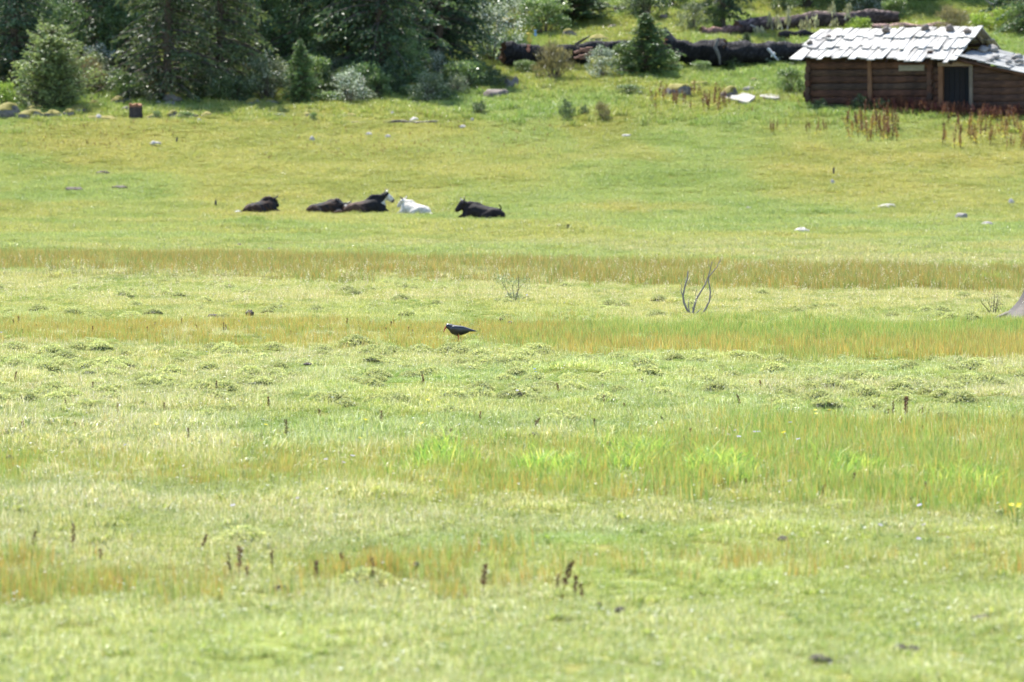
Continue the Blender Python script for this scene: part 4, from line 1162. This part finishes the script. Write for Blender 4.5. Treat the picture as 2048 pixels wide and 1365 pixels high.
# ------------------------------------------------------------------ cattle
def fuse(name, chains, voxel, mat, colf, smooth=6):
    """one continuous skin over chains of tapering ellipsoids"""
    bm = bmesh.new()
    for ch in chains:
        for (p0, r0), (p1, r1) in zip(ch[:-1], ch[1:]):
            p0, p1, r0, r1 = map(lambda q: np.array(q, float), (p0, p1, r0, r1))
            n = max(2, int(np.linalg.norm(p1 - p0) / (0.35 * min(r0.min(), r1.min())) + 1))
            for i in range(n + 1):
                t = i / n; c = p0 + (p1 - p0) * t; r_ = r0 + (r1 - r0) * t
                bmesh.ops.create_icosphere(bm, subdivisions=2, radius=1, matrix=Matrix.Translation(c) @ Matrix.Diagonal((*r_, 1)))
    me = bpy.data.meshes.new(name + '_raw'); bm.to_mesh(me); bm.free()
    o = bpy.data.objects.new(name, me); COL.objects.link(o)
    md = o.modifiers.new('r', 'REMESH'); md.mode = 'VOXEL'; md.voxel_size = voxel
    sm = o.modifiers.new('s', 'SMOOTH'); sm.factor = 0.5; sm.iterations = smooth
    dg = bpy.context.evaluated_depsgraph_get()
    m2 = bpy.data.meshes.new_from_object(o.evaluated_get(dg)); m2.name = name
    bpy.data.objects.remove(o); bpy.data.meshes.remove(me)
    n = len(m2.vertices); co = np.empty(n * 3); m2.vertices.foreach_get('co', co); co = co.reshape(-1, 3)
    a = m2.color_attributes.new('col', 'FLOAT_COLOR', 'POINT')
    a.data.foreach_set('color', np.concatenate([colf(co), np.ones((n, 1))], 1).ravel())
    m2.polygons.foreach_set('use_smooth', np.ones(len(m2.polygons), bool))
    m2.materials.clear(); m2.materials.append(mat)
    return m2

def V3(a): return np.array(a, float)
def cow(px, py, rz, scale, colf, label, head=(0.98, 0.0, 0.92), yaw=0.0, pitch=-25, hornc=(0.10, 0.09, 0.08), tail_tip=None, tail_up=False, hump=0.12, earc=(0.02, 0.02, 0.02)):
    e3 = lambda r: (r, r, r)
    hx, hy, hz = head
    cy, sy_ = math.cos(R(yaw)), math.sin(R(yaw)); cp, sp = math.cos(R(pitch)), math.sin(R(pitch))
    fd = V3((cy * cp, sy_ * cp, sp)); side = V3((-sy_, cy, 0)); upv = np.cross(fd, side) 
    hd = V3(head); muz = hd + fd * 0.33
    ch = [
        [((-0.92, 0, .22), (.14, .20, .18)), ((-0.70, 0, .28), (.25, .34, .27)), ((-0.2, 0, .31), (.34, .42, .33)), ((0.25, 0, .38), (.30, .38, .38)), ((0.58, 0, .36), (.22, .27, .32))],
        [((-0.05, 0, .56), (.2, .16, .10)), ((0.20, 0, .66), (.2, .15, .12 + hump)), ((0.48, 0, .68), (.2, .14, .10 + hump))],
        [((0.45, 0, .55), (.24, .21, .30)), ((hx - .20 * cy, hy * .6, hz - .12), (.18, .15, .21)), (hd - fd * .02, (.17, .16, .18))],
        [(hd, (.17, .155, .165)), (hd + fd * .18, (.145, .13, .14)), (muz, (.115, .115, .105))],
    ]
    for s in (-1, 1):
        ch.append([((-.58, .24 * s, .30), (.24, .16, .24)), ((-.20, .40 * s, .17), (.16, .11, .15)), ((-.52, .44 * s, .08), (.08, .07, .07)), ((-.30, .48 * s, .06), (.08, .06, .06))])
        ch.append([((.52, .20 * s, .24), (.14, .12, .18)), ((.84, .20 * s, .13), (.12, .09, .11)), ((.60, .26 * s, .06), (.07, .06, .06))])
        eb = hd + side * .12 * s + V3((0, 0, .04)); et = hd + side * .31 * s + V3((0, 0, .0)) - fd * .05
        ch.append([(eb, (.06, .05, .055)), (et, (.045, .045, .04))])
    p = gnd(px, py)
    e = empty('cow', tuple(p - [0, 0, 0.03 * scale]), rz); e.scale = (scale,) * 3
    link('body', fuse('body', ch, 0.032, M['hide'], lambda co: colf(co, hd, fd)), e)
    for s in (-1, 1):
        b = MB(); h0 = hd + side * .11 * s + V3((0, 0, .12)) - fd * .03
        tube(b, [h0, h0 + side * .15 * s + V3((0, 0, .05)), h0 + side * .21 * s + V3((0, 0, .20)) + fd * .06], [.045, .034, .012], 7, hornc)
        b.build('horn', M['horn'], e, True)
        b = MB(); c_ = hd + fd * .12 + side * .115 * s + V3((0, 0, .035))
        tube(b, [c_ - side * .012 * s, c_ + side * .016 * s], [.022, .012], 8, (0.01, 0.008, 0.006)); b.build('eye', M['horn'], e, True)
    b = MB()
    tl = [(-.96, .03, .34), (-1.05, .05, .24), (-1.10, .12, .16), (-1.22, .2, .15), (-1.42, .26, .13)] if not tail_up else [(-.80, .0, .42), (-.88, .05, .54), (-.84, .1, .64), (-.80, .12, .70)]
    base = colf(np.array([[-0.9, 0, .4]]), hd, fd)[0]
    tc = [base] * len(tl)
    if tail_tip: tc = [base, base, base, np.array(tail_tip), np.array(tail_tip)]
    rad = [.05, .035, .035, .085, .045] if not tail_up else [.05, .03, .025, .015]
    tube(b, tl, rad, 7, np.repeat(np.array(tc), 7, 0), False, 0.2); b.build('tail', M['hide'], e, True)
    return tag(e, label, 'cow')

def nz(co, sc, sd): return fbm(co[:, 0] * sc + co[:, 2] * sc * .7 + 9, co[:, 1] * sc + co[:, 2] * sc + 5, sd)[:, None]
BLK, BRN, WHT = V3((0.016, 0.015, 0.016)), V3((0.055, 0.032, 0.022)), V3((0.46, 0.425, 0.36))
def c_black(co, hd, fd): return BLK + (BRN - BLK) * 0.25 * nz(co, 3, 1)
def c_grey(co, hd, fd):
    k = sstep(0.42, 0.62, nz(co, 2.5, 2)); return BLK * (1 - k) + BRN * .9 * k
def c_spot(co, hd, fd):
    t = (co - hd) @ fd; d = np.linalg.norm(co - hd, axis=1)
    w_ = ((t > .08) & (d < .5) & (np.abs((co - hd) @ np.cross(fd, [0, 0, 1])) < .06)) | ((t > .27) & (d < .5))
    w2 = (np.abs(co[:, 0] - .6) < .10) & (co[:, 2] < .32) & (co[:, 1] < -.1)
    c = c_grey(co, hd, fd); c[w_] = WHT * .8; c[w2] = WHT * .35; return c
def c_face(co, hd, fd):
    t = (co - hd) @ fd; d = np.linalg.norm(co - hd, axis=1)
    k = sstep(-.55, .15, co[:, 0])[:, None]
    c = BRN * 1.3 * (1 - k) + BLK * k
    c[(t > .05) & (d < .45)] = WHT; c[(t > .33) & (d < .5)] = (0.12, 0.09, 0.08); return c
def c_white(co, hd, fd): return WHT * (0.92 + 0.16 * nz(co, 3, 4))

cow(524, 429, R(38), 0.86, c_grey, 'grey black cow resting with its white tail tip stretched out', (0.72, 0.06, .66), 10, -42, tail_tip=(0.8, 0.78, 0.72))
cow(655, 432, R(-14), 0.90, c_spot, 'black cow lying low with a white patched muzzle near the ground', (0.88, -0.12, .46), -60, -30, hump=0.02)
cow(736, 430, R(6), 0.95, c_face, 'dark brown cow resting with its white face raised', (0.80, 0.0, .84), -14, -38, hump=0.14, hornc=(0.4, 0.36, 0.3))
cow(828, 433, R(140), 0.82, c_white, 'white cow resting beside the white faced cow', (0.70, 0.0, .74), 10, -40, hump=0.06, hornc=(0.14, 0.11, 0.08), earc=(0.4, .35, .3))
cow(962, 441, R(166), 0.92, c_black, 'black cow resting apart with its tail flicked up', (0.78, 0.08, .70), 30, -48, tail_up=True, hump=0.03)

# ------------------------------------------------------------------ bird
p = gnd(916, 690)
bird = empty('bird', tuple(p), R(180 - 8)); bird.scale = (1.02, 1.15, 1.2)
tag(bird, 'black bird with a red bill bending down among the reeds', 'bird')
bc = [[((-.105, 0, .128), (.035, .022, .024)), ((-.05, 0, .128), (.05, .042, .044)), ((.01, 0, .128), (.055, .052, .055)), ((.055, 0, .138), (.045, .045, .05)), ((.085, 0, .160), (.035, .034, .036)), ((.118, 0, .172), (.029, .027, .028))]]
link('body', fuse('body', bc, 0.007, M['plumage'], lambda co: np.tile([0.012, 0.012, 0.016], (len(co), 1)), 4), bird)
for s in (-1, 1):
    wch = [[((.045, .043 * s, .150), (.035, .012, .030)), ((-.04, .046 * s, .142), (.05, .011, .034)), ((-.12, .026 * s, .134), (.05, .008, .018)), ((-.185, .010 * s, .126), (.03, .005, .008))]]
    link('wing', fuse('wing', wch, 0.005, M['plumage'], lambda co: np.tile([0.016, 0.017, 0.024], (len(co), 1)), 3), bird)
    b = MB(); y0 = .022 * s
    tube(b, [(-.005, y0, .085), (-.012, y0, .05), (0.0, y0, .004)], [.012, .006, .0045], 6, (0.45, 0.05, 0.03))
    for a in (-.5, 0, .5, 3.14):
        tube(b, [(0, y0, .006), (.03 * math.cos(a), y0 + .03 * math.sin(a), .003)], [.004, .002], 5, (0.4, 0.05, 0.03))
    b.build('leg', M['bill'], bird, True)
    b = MB(); tube(b, [(.128, .024 * s, .178), (.128, .029 * s, .178)], [.005, .003], 8, (0.02, 0.01, 0.01)); b.build('eye', M['horn'], bird, True)
b = MB()
for k in range(5):
    a = (k - 2) * 0.07; L_ = .125 - abs(k - 2) * .006
    x0, x1 = -.10, -.10 - L_
    b.add([(x0, -.008 + a * .08, .137 + .001 * k), (x0, .008 + a * .08, .137 + .001 * k), (x1, .012 + a * L_, .122 + .001 * k), (x1, -.012 + a * L_, .122 + .001 * k)], [[0, 1, 2, 3]], (0.02, 0.02, 0.025))
to = b.build('tail', M['plumage'], bird); to.modifiers.new('t', 'SOLIDIFY').thickness = .003
b = MB(); tube(b, [(.138, 0, .166), (.156, 0, .146), (.166, 0, .122), (.168, 0, .108)], [.011, .008, .005, .0015], 7, (0.50, 0.06, 0.03)); b.build('bill', M['bill'], bird, True)

# ------------------------------------------------------------------ dead bush, small shrubs and root on the flat
def px_plant(name, base, lines, label, cat, col, leaf=None, Yoff=0.0, mat='deadwood'):
    p0 = gnd(*base); Y = p0[1]
    e = empty(name, tuple(p0)); tag(e, label, cat)
    for ln in lines:
        pts, r0, r1 = ln[0], ln[1], ln[2]
        dy = rng.uniform(-.10, .10); n = len(pts)
        P = []
        for i, (a, c_) in enumerate(pts):
            q = at(a, c_, Y) - p0; q[1] += dy * i / max(1, n - 1) + 0.02 * math.sin(i * 2.3 + a); 
            if i == 0 and q[2] < 0.12: q[2] = min(q[2], 0) - 0.02
            P.append(q)
        b = MB(); tube(b, P, np.linspace(r0, r1, n) * 1.0, 6, col, True, 0.25)
        b.build('branch', M[mat], e, True)
    if leaf: leaf(e, p0, Y)
    return e
px_plant('dead_bush', (1384, 630), [
    ([(1384, 630), (1374, 620), (1368, 606), (1366, 592), (1370, 572), (1375, 556), (1376, 543)], .020, .008),
    ([(1367, 596), (1362, 582), (1364, 572), (1360, 566)], .008, .003),
    ([(1385, 630), (1388, 615), (1393, 598), (1402, 583), (1411, 568), (1417, 552), (1421, 536), (1423, 524)], .018, .004),
    ([(1416, 556), (1426, 544), (1434, 534), (1440, 518)], .010, .003), ([(1434, 534), (1437, 528), (1443, 520)], .005, .002), ([(1393, 598), (1391, 588), (1394, 578)], .005, .002), ([(1420, 598), (1426, 590), (1428, 580)], .005, .002), ([(1370, 574), (1378, 566), (1380, 560)], .004, .002), ([(1411, 568), (1407, 556), (1408, 548)], .004, .002), ([(1421, 536), (1416, 528), (1417, 518)], .004, .002), ([(1422, 530), (1427, 520)], .004, .002),
    ([(1402, 629), (1412, 617), (1419, 602), (1421, 585), (1418, 566), (1417, 554)], .015, .008),
    ([(1380, 628), (1377, 612), (1378, 598)], .010, .004), ([(1386, 629), (1396, 624), (1404, 618)], .012, .004), ([(1378, 629), (1370, 624)], .010, .004), ([(1390, 627), (1384, 614)], .012, .005)],
    'bare grey dead bush with curving branches on the open meadow', 'dead bush', (0.21, 0.185, 0.165))
def lf(C0, n, spread, L, ca, cb):
    def f(e, p0, Y):
        b = MB()
        for (a, c_, k) in C0:
            q = at(a, c_, Y) - p0; m = int(n * k)
            C = q + rng.normal(0, 1, (m, 3)) * spread
            cards(b, C, rng.normal(0, 1, (m, 3)) + [0, 0, .5], rng.uniform(*L, m), rng.uniform(.008, .014, m), tone(m, ca, cb))
        b.build('foliage', M['leaf'], e)
    return f
px_plant('small_shrub', (1028, 606), [([(1026, 606), (1018, 590), (1010, 575), (1002, 562)], .008, .003), ([(1028, 606), (1027, 588), (1024, 570)], .007, .003), ([(1030, 606), (1035, 588), (1037, 570), (1038, 548)], .009, .003),
    ([(1029, 606), (1032, 590), (1040, 575), (1048, 565)], .006, .002), ([(1027, 606), (1022, 592), (1020, 580)], .006, .002), ([(1034, 604), (1048, 595), (1060, 592)], .005, .002)],
    'small twiggy shrub with pale sprigs on the open meadow', 'shrub', (0.10, 0.075, 0.06), lf([(1000, 556, 1.6), (1012, 562, 1), (1024, 562, 1), (1040, 560, 1), (1048, 566, .7), (1026, 595, 1.4), (1032, 588, 1.2), (1020, 590, 1)], 95, (.07, .06, .05), (.02, .045), (.10, .16, .06), (.34, .36, .2)))
px_plant('dry_shrub', (1986, 632), [([(1984, 632), (1974, 618), (1964, 608), (1960, 600)], .008, .003), ([(1986, 632), (1988, 612), (1990, 592)], .007, .003), ([(1988, 632), (1993, 610), (1996, 592)], .007, .003), ([(1985, 632), (1980, 612), (1976, 600)], .005, .002), ([(1987, 632), (1996, 615), (2000, 600)], .005, .002)],
    'dry brownish shrub beside the weathered root', 'shrub', (0.07, 0.055, 0.045), lf([(1992, 600, 1.6), (1994, 615, 1.3), (1986, 610, 1), (1978, 606, .6), (1990, 625, 1)], 46, (.06, .05, .06), (.015, .035), (.08, .075, .045), (.2, .19, .11)))
p0 = gnd(2030, 640); s = FPX / p0[1]
rt = empty('tree_stump', tuple(p0 + V3((0.40, 0, 0)))); tag(rt, 'weathered grey stump with spreading roots beside the dry shrub', 'stump')
b = MB(); vv = []; seg = 16; prof = [(-.1, .68), (0.03, .60), (.10, .52), (.17, .44), (.26, .36), (.36, .30), (.44, .26)]
for i, (zz, r_) in enumerate(prof):
    for k in range(seg):
        t = 2 * math.pi * k / seg; fl = (1 + (0.35 * max(0, math.cos(3 * t + .4))) * max(0, 1 - zz / .3)) * (1 + .05 * math.sin(7 * t))
        vv.append((r_ * fl * math.cos(t), r_ * fl * math.sin(t), zz + (random.uniform(-.06, .08) if i == 6 else 0)))
b.add(vv, np.array([[i * seg + k, i * seg + (k + 1) % seg, (i + 1) * seg + (k + 1) % seg, (i + 1) * seg + k] for i in range(6) for k in range(seg)]), (0.06, 0.046, 0.034))
b.add(vv[-seg:] + [(0, 0, .40)], np.array([[k, (k + 1) % seg, seg] for k in range(seg)]), (0.14, 0.10, 0.075))
b.build('trunk', M['deadwood'], rt, True)
for a, L_ in ((R(186), .62), (R(235), .5), (R(300), .5), (R(20), .5), (R(110), .5)):
    b = MB(); c_, s_ = math.cos(a), math.sin(a)
    tube(b, [(.18 * c_, .18 * s_, .16), (.36 * c_, .36 * s_, .10), (L_ * c_, L_ * s_, .02), ((L_ + .2) * c_, (L_ + .2) * s_, -.06)], [.12, .085, .05, .02], 8, (0.09, 0.07, 0.052), True, .25)
    b.build('root', M['deadwood'], rt, True)

# ------------------------------------------------------------------ weeds by the hut, dark seed stalks, flowers, clods
def dock(seed, h, ca, cb):
    r_ = np.random.default_rng(seed); b = MB()
    for q in range(2):
        lx, ly = r_.normal(0, .08, 2); tube(b, [(0, 0, -.05), (lx * .5, ly * .5, h * .5), (lx, ly, h * (1 - .25 * q))], [.009, .007, .004], 4, ca, False)
        n = 70; t = r_.uniform(.35, 1.0, n) ** .8 * (1 - .25 * q)
        C = np.column_stack([lx * t, ly * t, h * t]) + r_.normal(0, 1, (n, 3)) * [.035, .035, .03]
        cards(b, C, r_.normal(0, 1, (n, 3)) + [0, 0, .6], r_.uniform(.03, .06, n), .03, tone(n, ca, cb))
    n = 10; C = r_.normal(0, 1, (n, 3)) * [.10, .10, .0] + [0, 0, .16] + np.column_stack([np.zeros((n, 2)), r_.random(n) * .25])
    cards(b, C, r_.normal(0, 1, (n, 3)) + [0, 0, .3], r_.uniform(.12, .22, n), .06, tone(n, (.30, .34, .06), (.55, .46, .08)))
    return b.mesh('dock_stalk', M['weed'])
DK = [dock(i, rng.uniform(.75, 1.05), (0.09, 0.035, 0.02), (0.24, 0.10, 0.045)) for i in range(6)]
YK = [dock(20 + i, rng.uniform(.6, .95), (0.20, 0.10, 0.035), (0.42, 0.28, 0.08)) for i in range(4)]
def stalks(box, n, pool, label, group, hs=(0.7, 1.25)):
    for _ in range(n):
        q = gnd(rng.uniform(box[0], box[2]), rng.uniform(box[1], box[3])); k = rng.uniform(*hs)
        o = link('dock_stalk', pool[rng.integers(0, len(pool))], None, tuple(q), (rng.normal(0, .06), rng.normal(0, .06), rng.random() * 6.28), (k, k, k))
        tag(o, label, 'weed', group)
stalks((1690, 240, 1800, 290), 70, DK + YK, 'tall rusty dock stalk on the grass below the hut wall', 'dock stalks below the hut wall')
stalks((1880, 250, 2060, 304), 66, YK + DK[:2], 'tall rusty dock stalk on the bank below the lean-to', 'dock stalks below the lean-to')
stalks((1290, 198, 1460, 232), 34, DK, 'dark red dock stalk around the boulders and white slabs', 'dock stalks by the boulders')
stalks((1500, 202, 1605, 232), 12, DK + YK, 'short dock stalk between the slabs and the hut corner', 'dock stalks near the hut corner', (.4, .8))
stalks((1525, 255, 1660, 275), 16, DK, 'thin dark stalk on the open grass downhill of the hut', 'thin stalks downhill of the hut', (.5, .8))
proto('dock', DK + [dock(40 + i, .9, (0.10, 0.03, 0.025), (0.22, 0.08, 0.06)) for i in range(3)])
n = 420; u_ = np.concatenate([rng.uniform(4.4, 12.6, 340), rng.uniform(2.5, 6, 80)]); v_ = -rng.uniform(.25, 2.1, n) * np.concatenate([np.ones(340), .7 * np.ones(80)])
c_, s_ = math.cos(R(29)), math.sin(R(29)); X_, Y_ = 15.84 + u_ * c_ + v_ * s_, 240 - u_ * s_ + v_ * c_
scatter('weed_thicket', 'dock', np.column_stack([X_, Y_, H(X_, Y_)]), np.ones((n, 3)), rng.uniform(.55, 1.05, n), None, 'thicket of dark red dock weeds in the shade of the hut wall', 'weeds', tilt=.08)
GB = MB(); GB.add(*blades(60, .25, (.12, .35), (.015, .03), (.2, .8), [(0.10, 0.26, 0.05), (0.18, 0.36, 0.06)], [1, 1]))
n = 46; X_ = rng.normal(-22, 3.0, 160); Y_ = rng.uniform(221, 230, 160)
proto('brownweed', [dock(60 + i, .5, (0.20, 0.12, 0.06), (0.32, 0.22, 0.10)) for i in range(3)])
X2 = np.concatenate([X_, rng.uniform(-12, 2, 220)]); Y2_ = np.concatenate([Y_, rng.uniform(216, 231, 220)])
scatter('brown_weeds', 'brownweed', np.column_stack([X2, Y2_, H(X2, Y2_)]), np.ones((len(X2), 3)), rng.uniform(.25, .5, len(X2)), None, 'low brown weeds along the upper edge of the pasture', 'weeds', tilt=.1)

def seedhead(seed, h):
    r_ = np.random.default_rng(seed); b = MB(); lx, ly = r_.normal(0, .015, 2)
    tube(b, [(0, 0, -.02), (lx * .4, ly * .4, h * .5), (lx, ly, h)], [.0035, .003, .002], 5, (.16, .08, .04), False)
    n = 44; t = np.repeat(np.linspace(.45, 1.02, 11), 4); a = r_.random(n) * 6.28
    rr_ = .010 + .006 * (1 - t)
    C = np.column_stack([lx * t + rr_ * np.cos(a), ly * t + rr_ * np.sin(a), h * t])
    cards(b, C, np.column_stack([np.cos(a), np.sin(a), np.full(n, 1.0)]), .024, .012, tone(n, (.07, .035, .025), (.17, .08, .05)))
    return b.mesh('seed_stalk', M['weed'])
SH = [seedhead(i, rng.uniform(.17, .26)) for i in range(5)]
def seeds(lst, label, group):
    for px, py, hpx in lst:
        q = gnd(px, py); k = 1.4 * hpx * q[1] / FPX / .21
        tag(link('seed_stalk', SH[rng.integers(0, 5)], None, tuple(q), (rng.normal(0, .06), rng.normal(0, .06), rng.random() * 6.28), (max(k, .6),) * 2 + (k,)), label, 'seed stalk', group)
def rnd(n, x0, y0, x1, y1, h0, h1): return [(rng.uniform(x0, x1), rng.uniform(y0, y1), rng.uniform(h0, h1)) for _ in range(n)]
seeds([(1808, 838, 34), (1786, 845, 26), (1776, 845, 20), (1812, 850, 34), (1746, 832, 16), (1764, 846, 18), (1832, 838, 14), (1845, 840, 14), (1858, 838, 12)] + rnd(16, 1600, 850, 2040, 880, 10, 22), 'dark brown seed stalk at the far edge of the reed bed', 'seed stalks along the tall reed bed')
seeds([(1705, 990, 32), (1645, 1012, 30), (1813, 1022, 20), (1855, 1000, 22), (1490, 985, 18), (1420, 975, 14)], 'dark seed stalk on the near margin of the tall reeds', 'seed stalks at the reed margin')
seeds([(478, 1165, 54), (460, 1165, 36), (494, 1165, 24), (632, 1180, 44), (545, 1150, 36), (965, 1200, 52), (1122, 1205, 60), (1150, 1210, 44), (1165, 1212, 30), (1112, 1200, 28), (65, 1120, 40), (145, 1115, 40), (200, 1130, 24), (400, 1110, 30), (750, 1180, 40), (700, 1165, 44)], 'stout brown seed stalk in the short orange reed strip', 'seed stalks in the orange strip')
seeds(rnd(26, 0, 655, 1000, 678, 8, 16) + [(1075, 690, 14), (1085, 690, 14)], 'small brown seed stalk in the reeds around the bird', 'seed stalks around the bird')
seeds(rnd(40, 0, 770, 1560, 930, 10, 24) + [(765, 860, 28), (575, 890, 30), (1380, 890, 26), (1190, 868, 22)], 'brown seed stalk scattered over the short turf', 'seed stalks in the short turf')
def flower(col, r, h, n=6, cen=None):
    b = MB(); tube(b, [(0, 0, -.02), (.006, 0, h * .6), (0, .004, h)], [.002, .0016, .0014], 4, (.2, .3, .08), False)
    for k in range(n):
        a = k * 6.2832 / n; c_, s_ = math.cos(a), math.sin(a)
        b.add([(0, 0, h), (r * .7 * c_ - r * .35 * s_, r * .7 * s_ + r * .35 * c_, h + r * .35), (r * c_, r * s_, h + r * .3), (r * .7 * c_ + r * .35 * s_, r * .7 * s_ - r * .35 * c_, h + r * .35)], [[0, 1, 2, 3]], col)
    if cen: tube(b, [(0, 0, h), (0, 0, h + .006)], [r * .3, r * .2], 6, cen)
    return b.mesh('flower', M['flower'])
FL = {'lilac': flower((.55, .50, .80), .017, .15, 8, (.7, .6, .2)), 'yellow': flower((.86, .70, .04), .016, .15, 5), 'blue': flower((.18, .26, .78), .016, .07, 5), 'white': flower((.85, .85, .83), .014, .10, 6, (.8, .7, .2))}
def flowers(kind, lst, label, group, k=1.0):
    for px, py in lst:
        q = gnd(px, py + 10); kk = k * rng.uniform(.8, 1.2)
        tag(link('%s_flower' % kind, FL[kind], None, tuple(q), (rng.normal(.25, .15), rng.normal(0, .15), rng.random() * 6.28), (kk,) * 3), label, 'flower', group)
flowers('lilac', [(1510, 880), (1517, 884), (1488, 888), (1510, 893), (1580, 875), (1478, 905), (1446, 895), (1608, 906), (1590, 988), (262, 913), (135, 924), (656, 947), (697, 940), (678, 958), (605, 1028), (1868, 1092), (1893, 1107), (1833, 1113), (1855, 1046), (1747, 1084), (1035, 800), (472, 1044)], 'pale lilac flower head standing in the meadow grass', 'lilac flowers', 0.85)
flowers('yellow', [(1630, 850), (1634, 854), (1652, 848), (2022, 1064), (2030, 1062), (2035, 1055), (853, 832), (721, 881), (312, 890), (520, 886), (708, 911), (1975, 838), (860, 888), (1580, 905)], 'bright yellow flower on a thin stalk in the meadow', 'yellow flowers', 1.1)
flowers('blue', [(1072, 748), (475, 646), (1070, 742), (4, 668), (1130, 604), (1055, 590), (665, 801), (410, 708), (800, 845), (1160, 520), (820, 500), (640, 490), (85, 496), (83, 545), (1300, 548)], 'small blue gentian flower low in the turf', 'blue flowers', 1.0)
flowers('white', [(828, 845), (448, 766), (166, 832), (188, 858), (690, 792), (1720, 708), (1770, 647), (1868, 643), (980, 703), (855, 677), (1560, 1040), (1700, 1098), (1634, 1090), (1752, 1225), (1832, 1225), (1960, 1050)], 'white daisy like flower among the meadow grass', 'white flowers', 0.85)
def clod(px, py, wpx, hpx, label, group):
    p = gnd(px, py); s = FPX / p[1]
    b = MB(); me = ROCK[rng.integers(0, 6)]
    o = link('dung_pat', me, None, (p[0], p[1], p[2] + hpx / s * .6 + .01), (0, 0, rng.random() * 6.28), (wpx / s / 1.7, wpx / s / 1.7, hpx / s * .75), M['rock_dung'])
    tag(o, label, 'dung', group)
M['rock_dung'] = rock_mat('dark_dung', (0.10, 0.075, 0.055), (0.035, 0.027, 0.02), (0, 0, 0), 0.0)
for c_ in [(1640, 1340, 36, 14), (1800, 1312, 24, 14), (1826, 1316, 22, 12), (560, 1190, 22, 12), (232, 1172, 30, 9), (1240, 1240, 20, 12), (1198, 1228, 14, 12), (1962, 1250, 40, 9), (1566, 1090, 18, 10), (830, 1148, 18, 8), (385, 965, 24, 6), (665, 805, 16, 7), (1036, 802, 14, 8), (1068, 878, 22, 7), (20, 926, 12, 8),
           (205, 352, 24, 6), (150, 383, 30, 6), (240, 380, 26, 5), (480, 498, 12, 7), (540, 505, 14, 6), (1100, 458, 12, 5), (615, 735, 14, 5), (425, 640, 18, 7), (500, 636, 14, 10), (1002, 650, 10, 8), (1020, 655, 12, 8)]:
    clod(*c_, 'dark clod of dried dung lying in the turf', 'dung clods in the meadow')

# ------------------------------------------------------------------ leafy hummocks
def hummock(seed, w_, h_):
    r_ = np.random.default_rng(seed); b = MB()
    n = 12; vv = [(0, 0, h_ * .82)]
    for i, (rr_, zz) in enumerate(((.35, .72), (.65, .5), (.9, .15), (1.0, -.15))):
        for k in range(n):
            t = 6.2832 * k / n; q = rr_ * w_ / 2 * r_.uniform(.85, 1.1); vv.append((q * math.cos(t), q * math.sin(t), zz * h_))
    b.add(vv, [[0, 1 + k, 1 + (k + 1) % n] for k in range(n)] + [[1 + i * n + k, 1 + (i + 1) * n + k, 1 + (i + 1) * n + (k + 1) % n, 1 + i * n + (k + 1) % n] for i in range(3) for k in range(n)], (.11, .12, .045))
    m = 1300; a = r_.random(m) * 6.2832; rr_ = np.sqrt(r_.random(m))
    C = np.column_stack([rr_ * np.cos(a) * w_ / 2, rr_ * np.sin(a) * w_ / 2, h_ * (1 - rr_ ** 2) * .9 + r_.uniform(0, .03, m)])
    nrm = np.column_stack([C[:, 0] * 2 / w_, C[:, 1] * 2 / w_, np.full(m, .8)])
    L_ = r_.uniform(.018, .045, m)
    cards(b, C, nrm + r_.normal(0, .7, (m, 3)), L_, L_ * .38, tone(m, (.36, .42, .13), (.66, .64, .33), .25))
    return b.mesh('hummock', M['hum'])
M['hum'] = leaf_mat('hummock_leaves', 0.34, 0.6, 0.12, objvar=0.15)
HMS = [hummock(i, .42, .13) for i in range(5)]
HL_ = [(710, 700, 90, 26), (545, 700, 56, 14), (155, 700, 56, 15), (26, 706, 80, 20), (95, 722, 70, 15), (365, 712, 66, 12), (425, 702, 56, 15), (840, 710, 70, 20), (908, 712, 80, 24), (960, 718, 70, 20),
       (1050, 718, 66, 17), (1290, 722, 70, 14), (1180, 722, 60, 12), (735, 714, 60, 18), (645, 702, 56, 12), (485, 710, 56, 13), (240, 714, 56, 12), (300, 732, 66, 11), (605, 730, 70, 12), (775, 732, 70, 13),
       (935, 745, 76, 16), (1090, 778, 74, 16), (1230, 752, 66, 13), (1420, 736, 66, 11), (1600, 745, 80, 11), (1780, 732, 80, 11), (1950, 732, 80, 12), (690, 748, 80, 13), (870, 734, 60, 12), (985, 732, 70, 15),
       (262, 638, 54, 14), (450, 640, 48, 12), (1230, 624, 56, 11), (620, 646, 44, 8), (485, 1090, 130, 34), (1690, 1022, 90, 20), (730, 1180, 150, 40), (575, 880, 40, 20), (2010, 690, 60, 12), (1870, 706, 56, 10)]
for px, py, w_, h_ in HL_ + [(rng.uniform(0, 2048), rng.uniform(706, 800), rng.uniform(40, 80), rng.uniform(7, 13)) for _ in range(60)]:
    q = gnd(px, py); s = FPX / q[1]
    o = link('grass_hummock', HMS[rng.integers(0, 5)], None, (q[0], q[1] + w_ / s * .2, q[2] - .015), (0, 0, rng.random() * 6.28), (w_ / s / .42, w_ / s / .42 * 1.2, 1.05 * h_ / s / .13))
    tag(o, 'low leafy hummock rising from the wet turf near the bird' if py < 830 else 'low leafy hummock in the pale turf before the tall reeds', 'hummock', 'hummocks on the wet meadow' if py < 830 else 'hummocks before the tall reeds')


# smaller leafy cushions, too many to count
proto('cushion', HMS)
n = 1150; y = np.concatenate([rng.uniform(38, 52, 600), rng.uniform(33, 62, 250), rng.uniform(62, 84, 300)]); x = rng.uniform(-1, 1, n) * half(y)
k = rng.random(n) > 1.4 * sum(reed_density(x, y)); x, y = x[k], y[k]; n = len(x)
scatter('leafy_cushions', 'cushion', np.column_stack([x, y, H(x, y) - .01]), np.ones((n, 3)), rng.uniform(.2, .95, n) ** 1.3, None, 'small leafy cushions dotted through the wet turf', 'ground cover', tilt=.15)
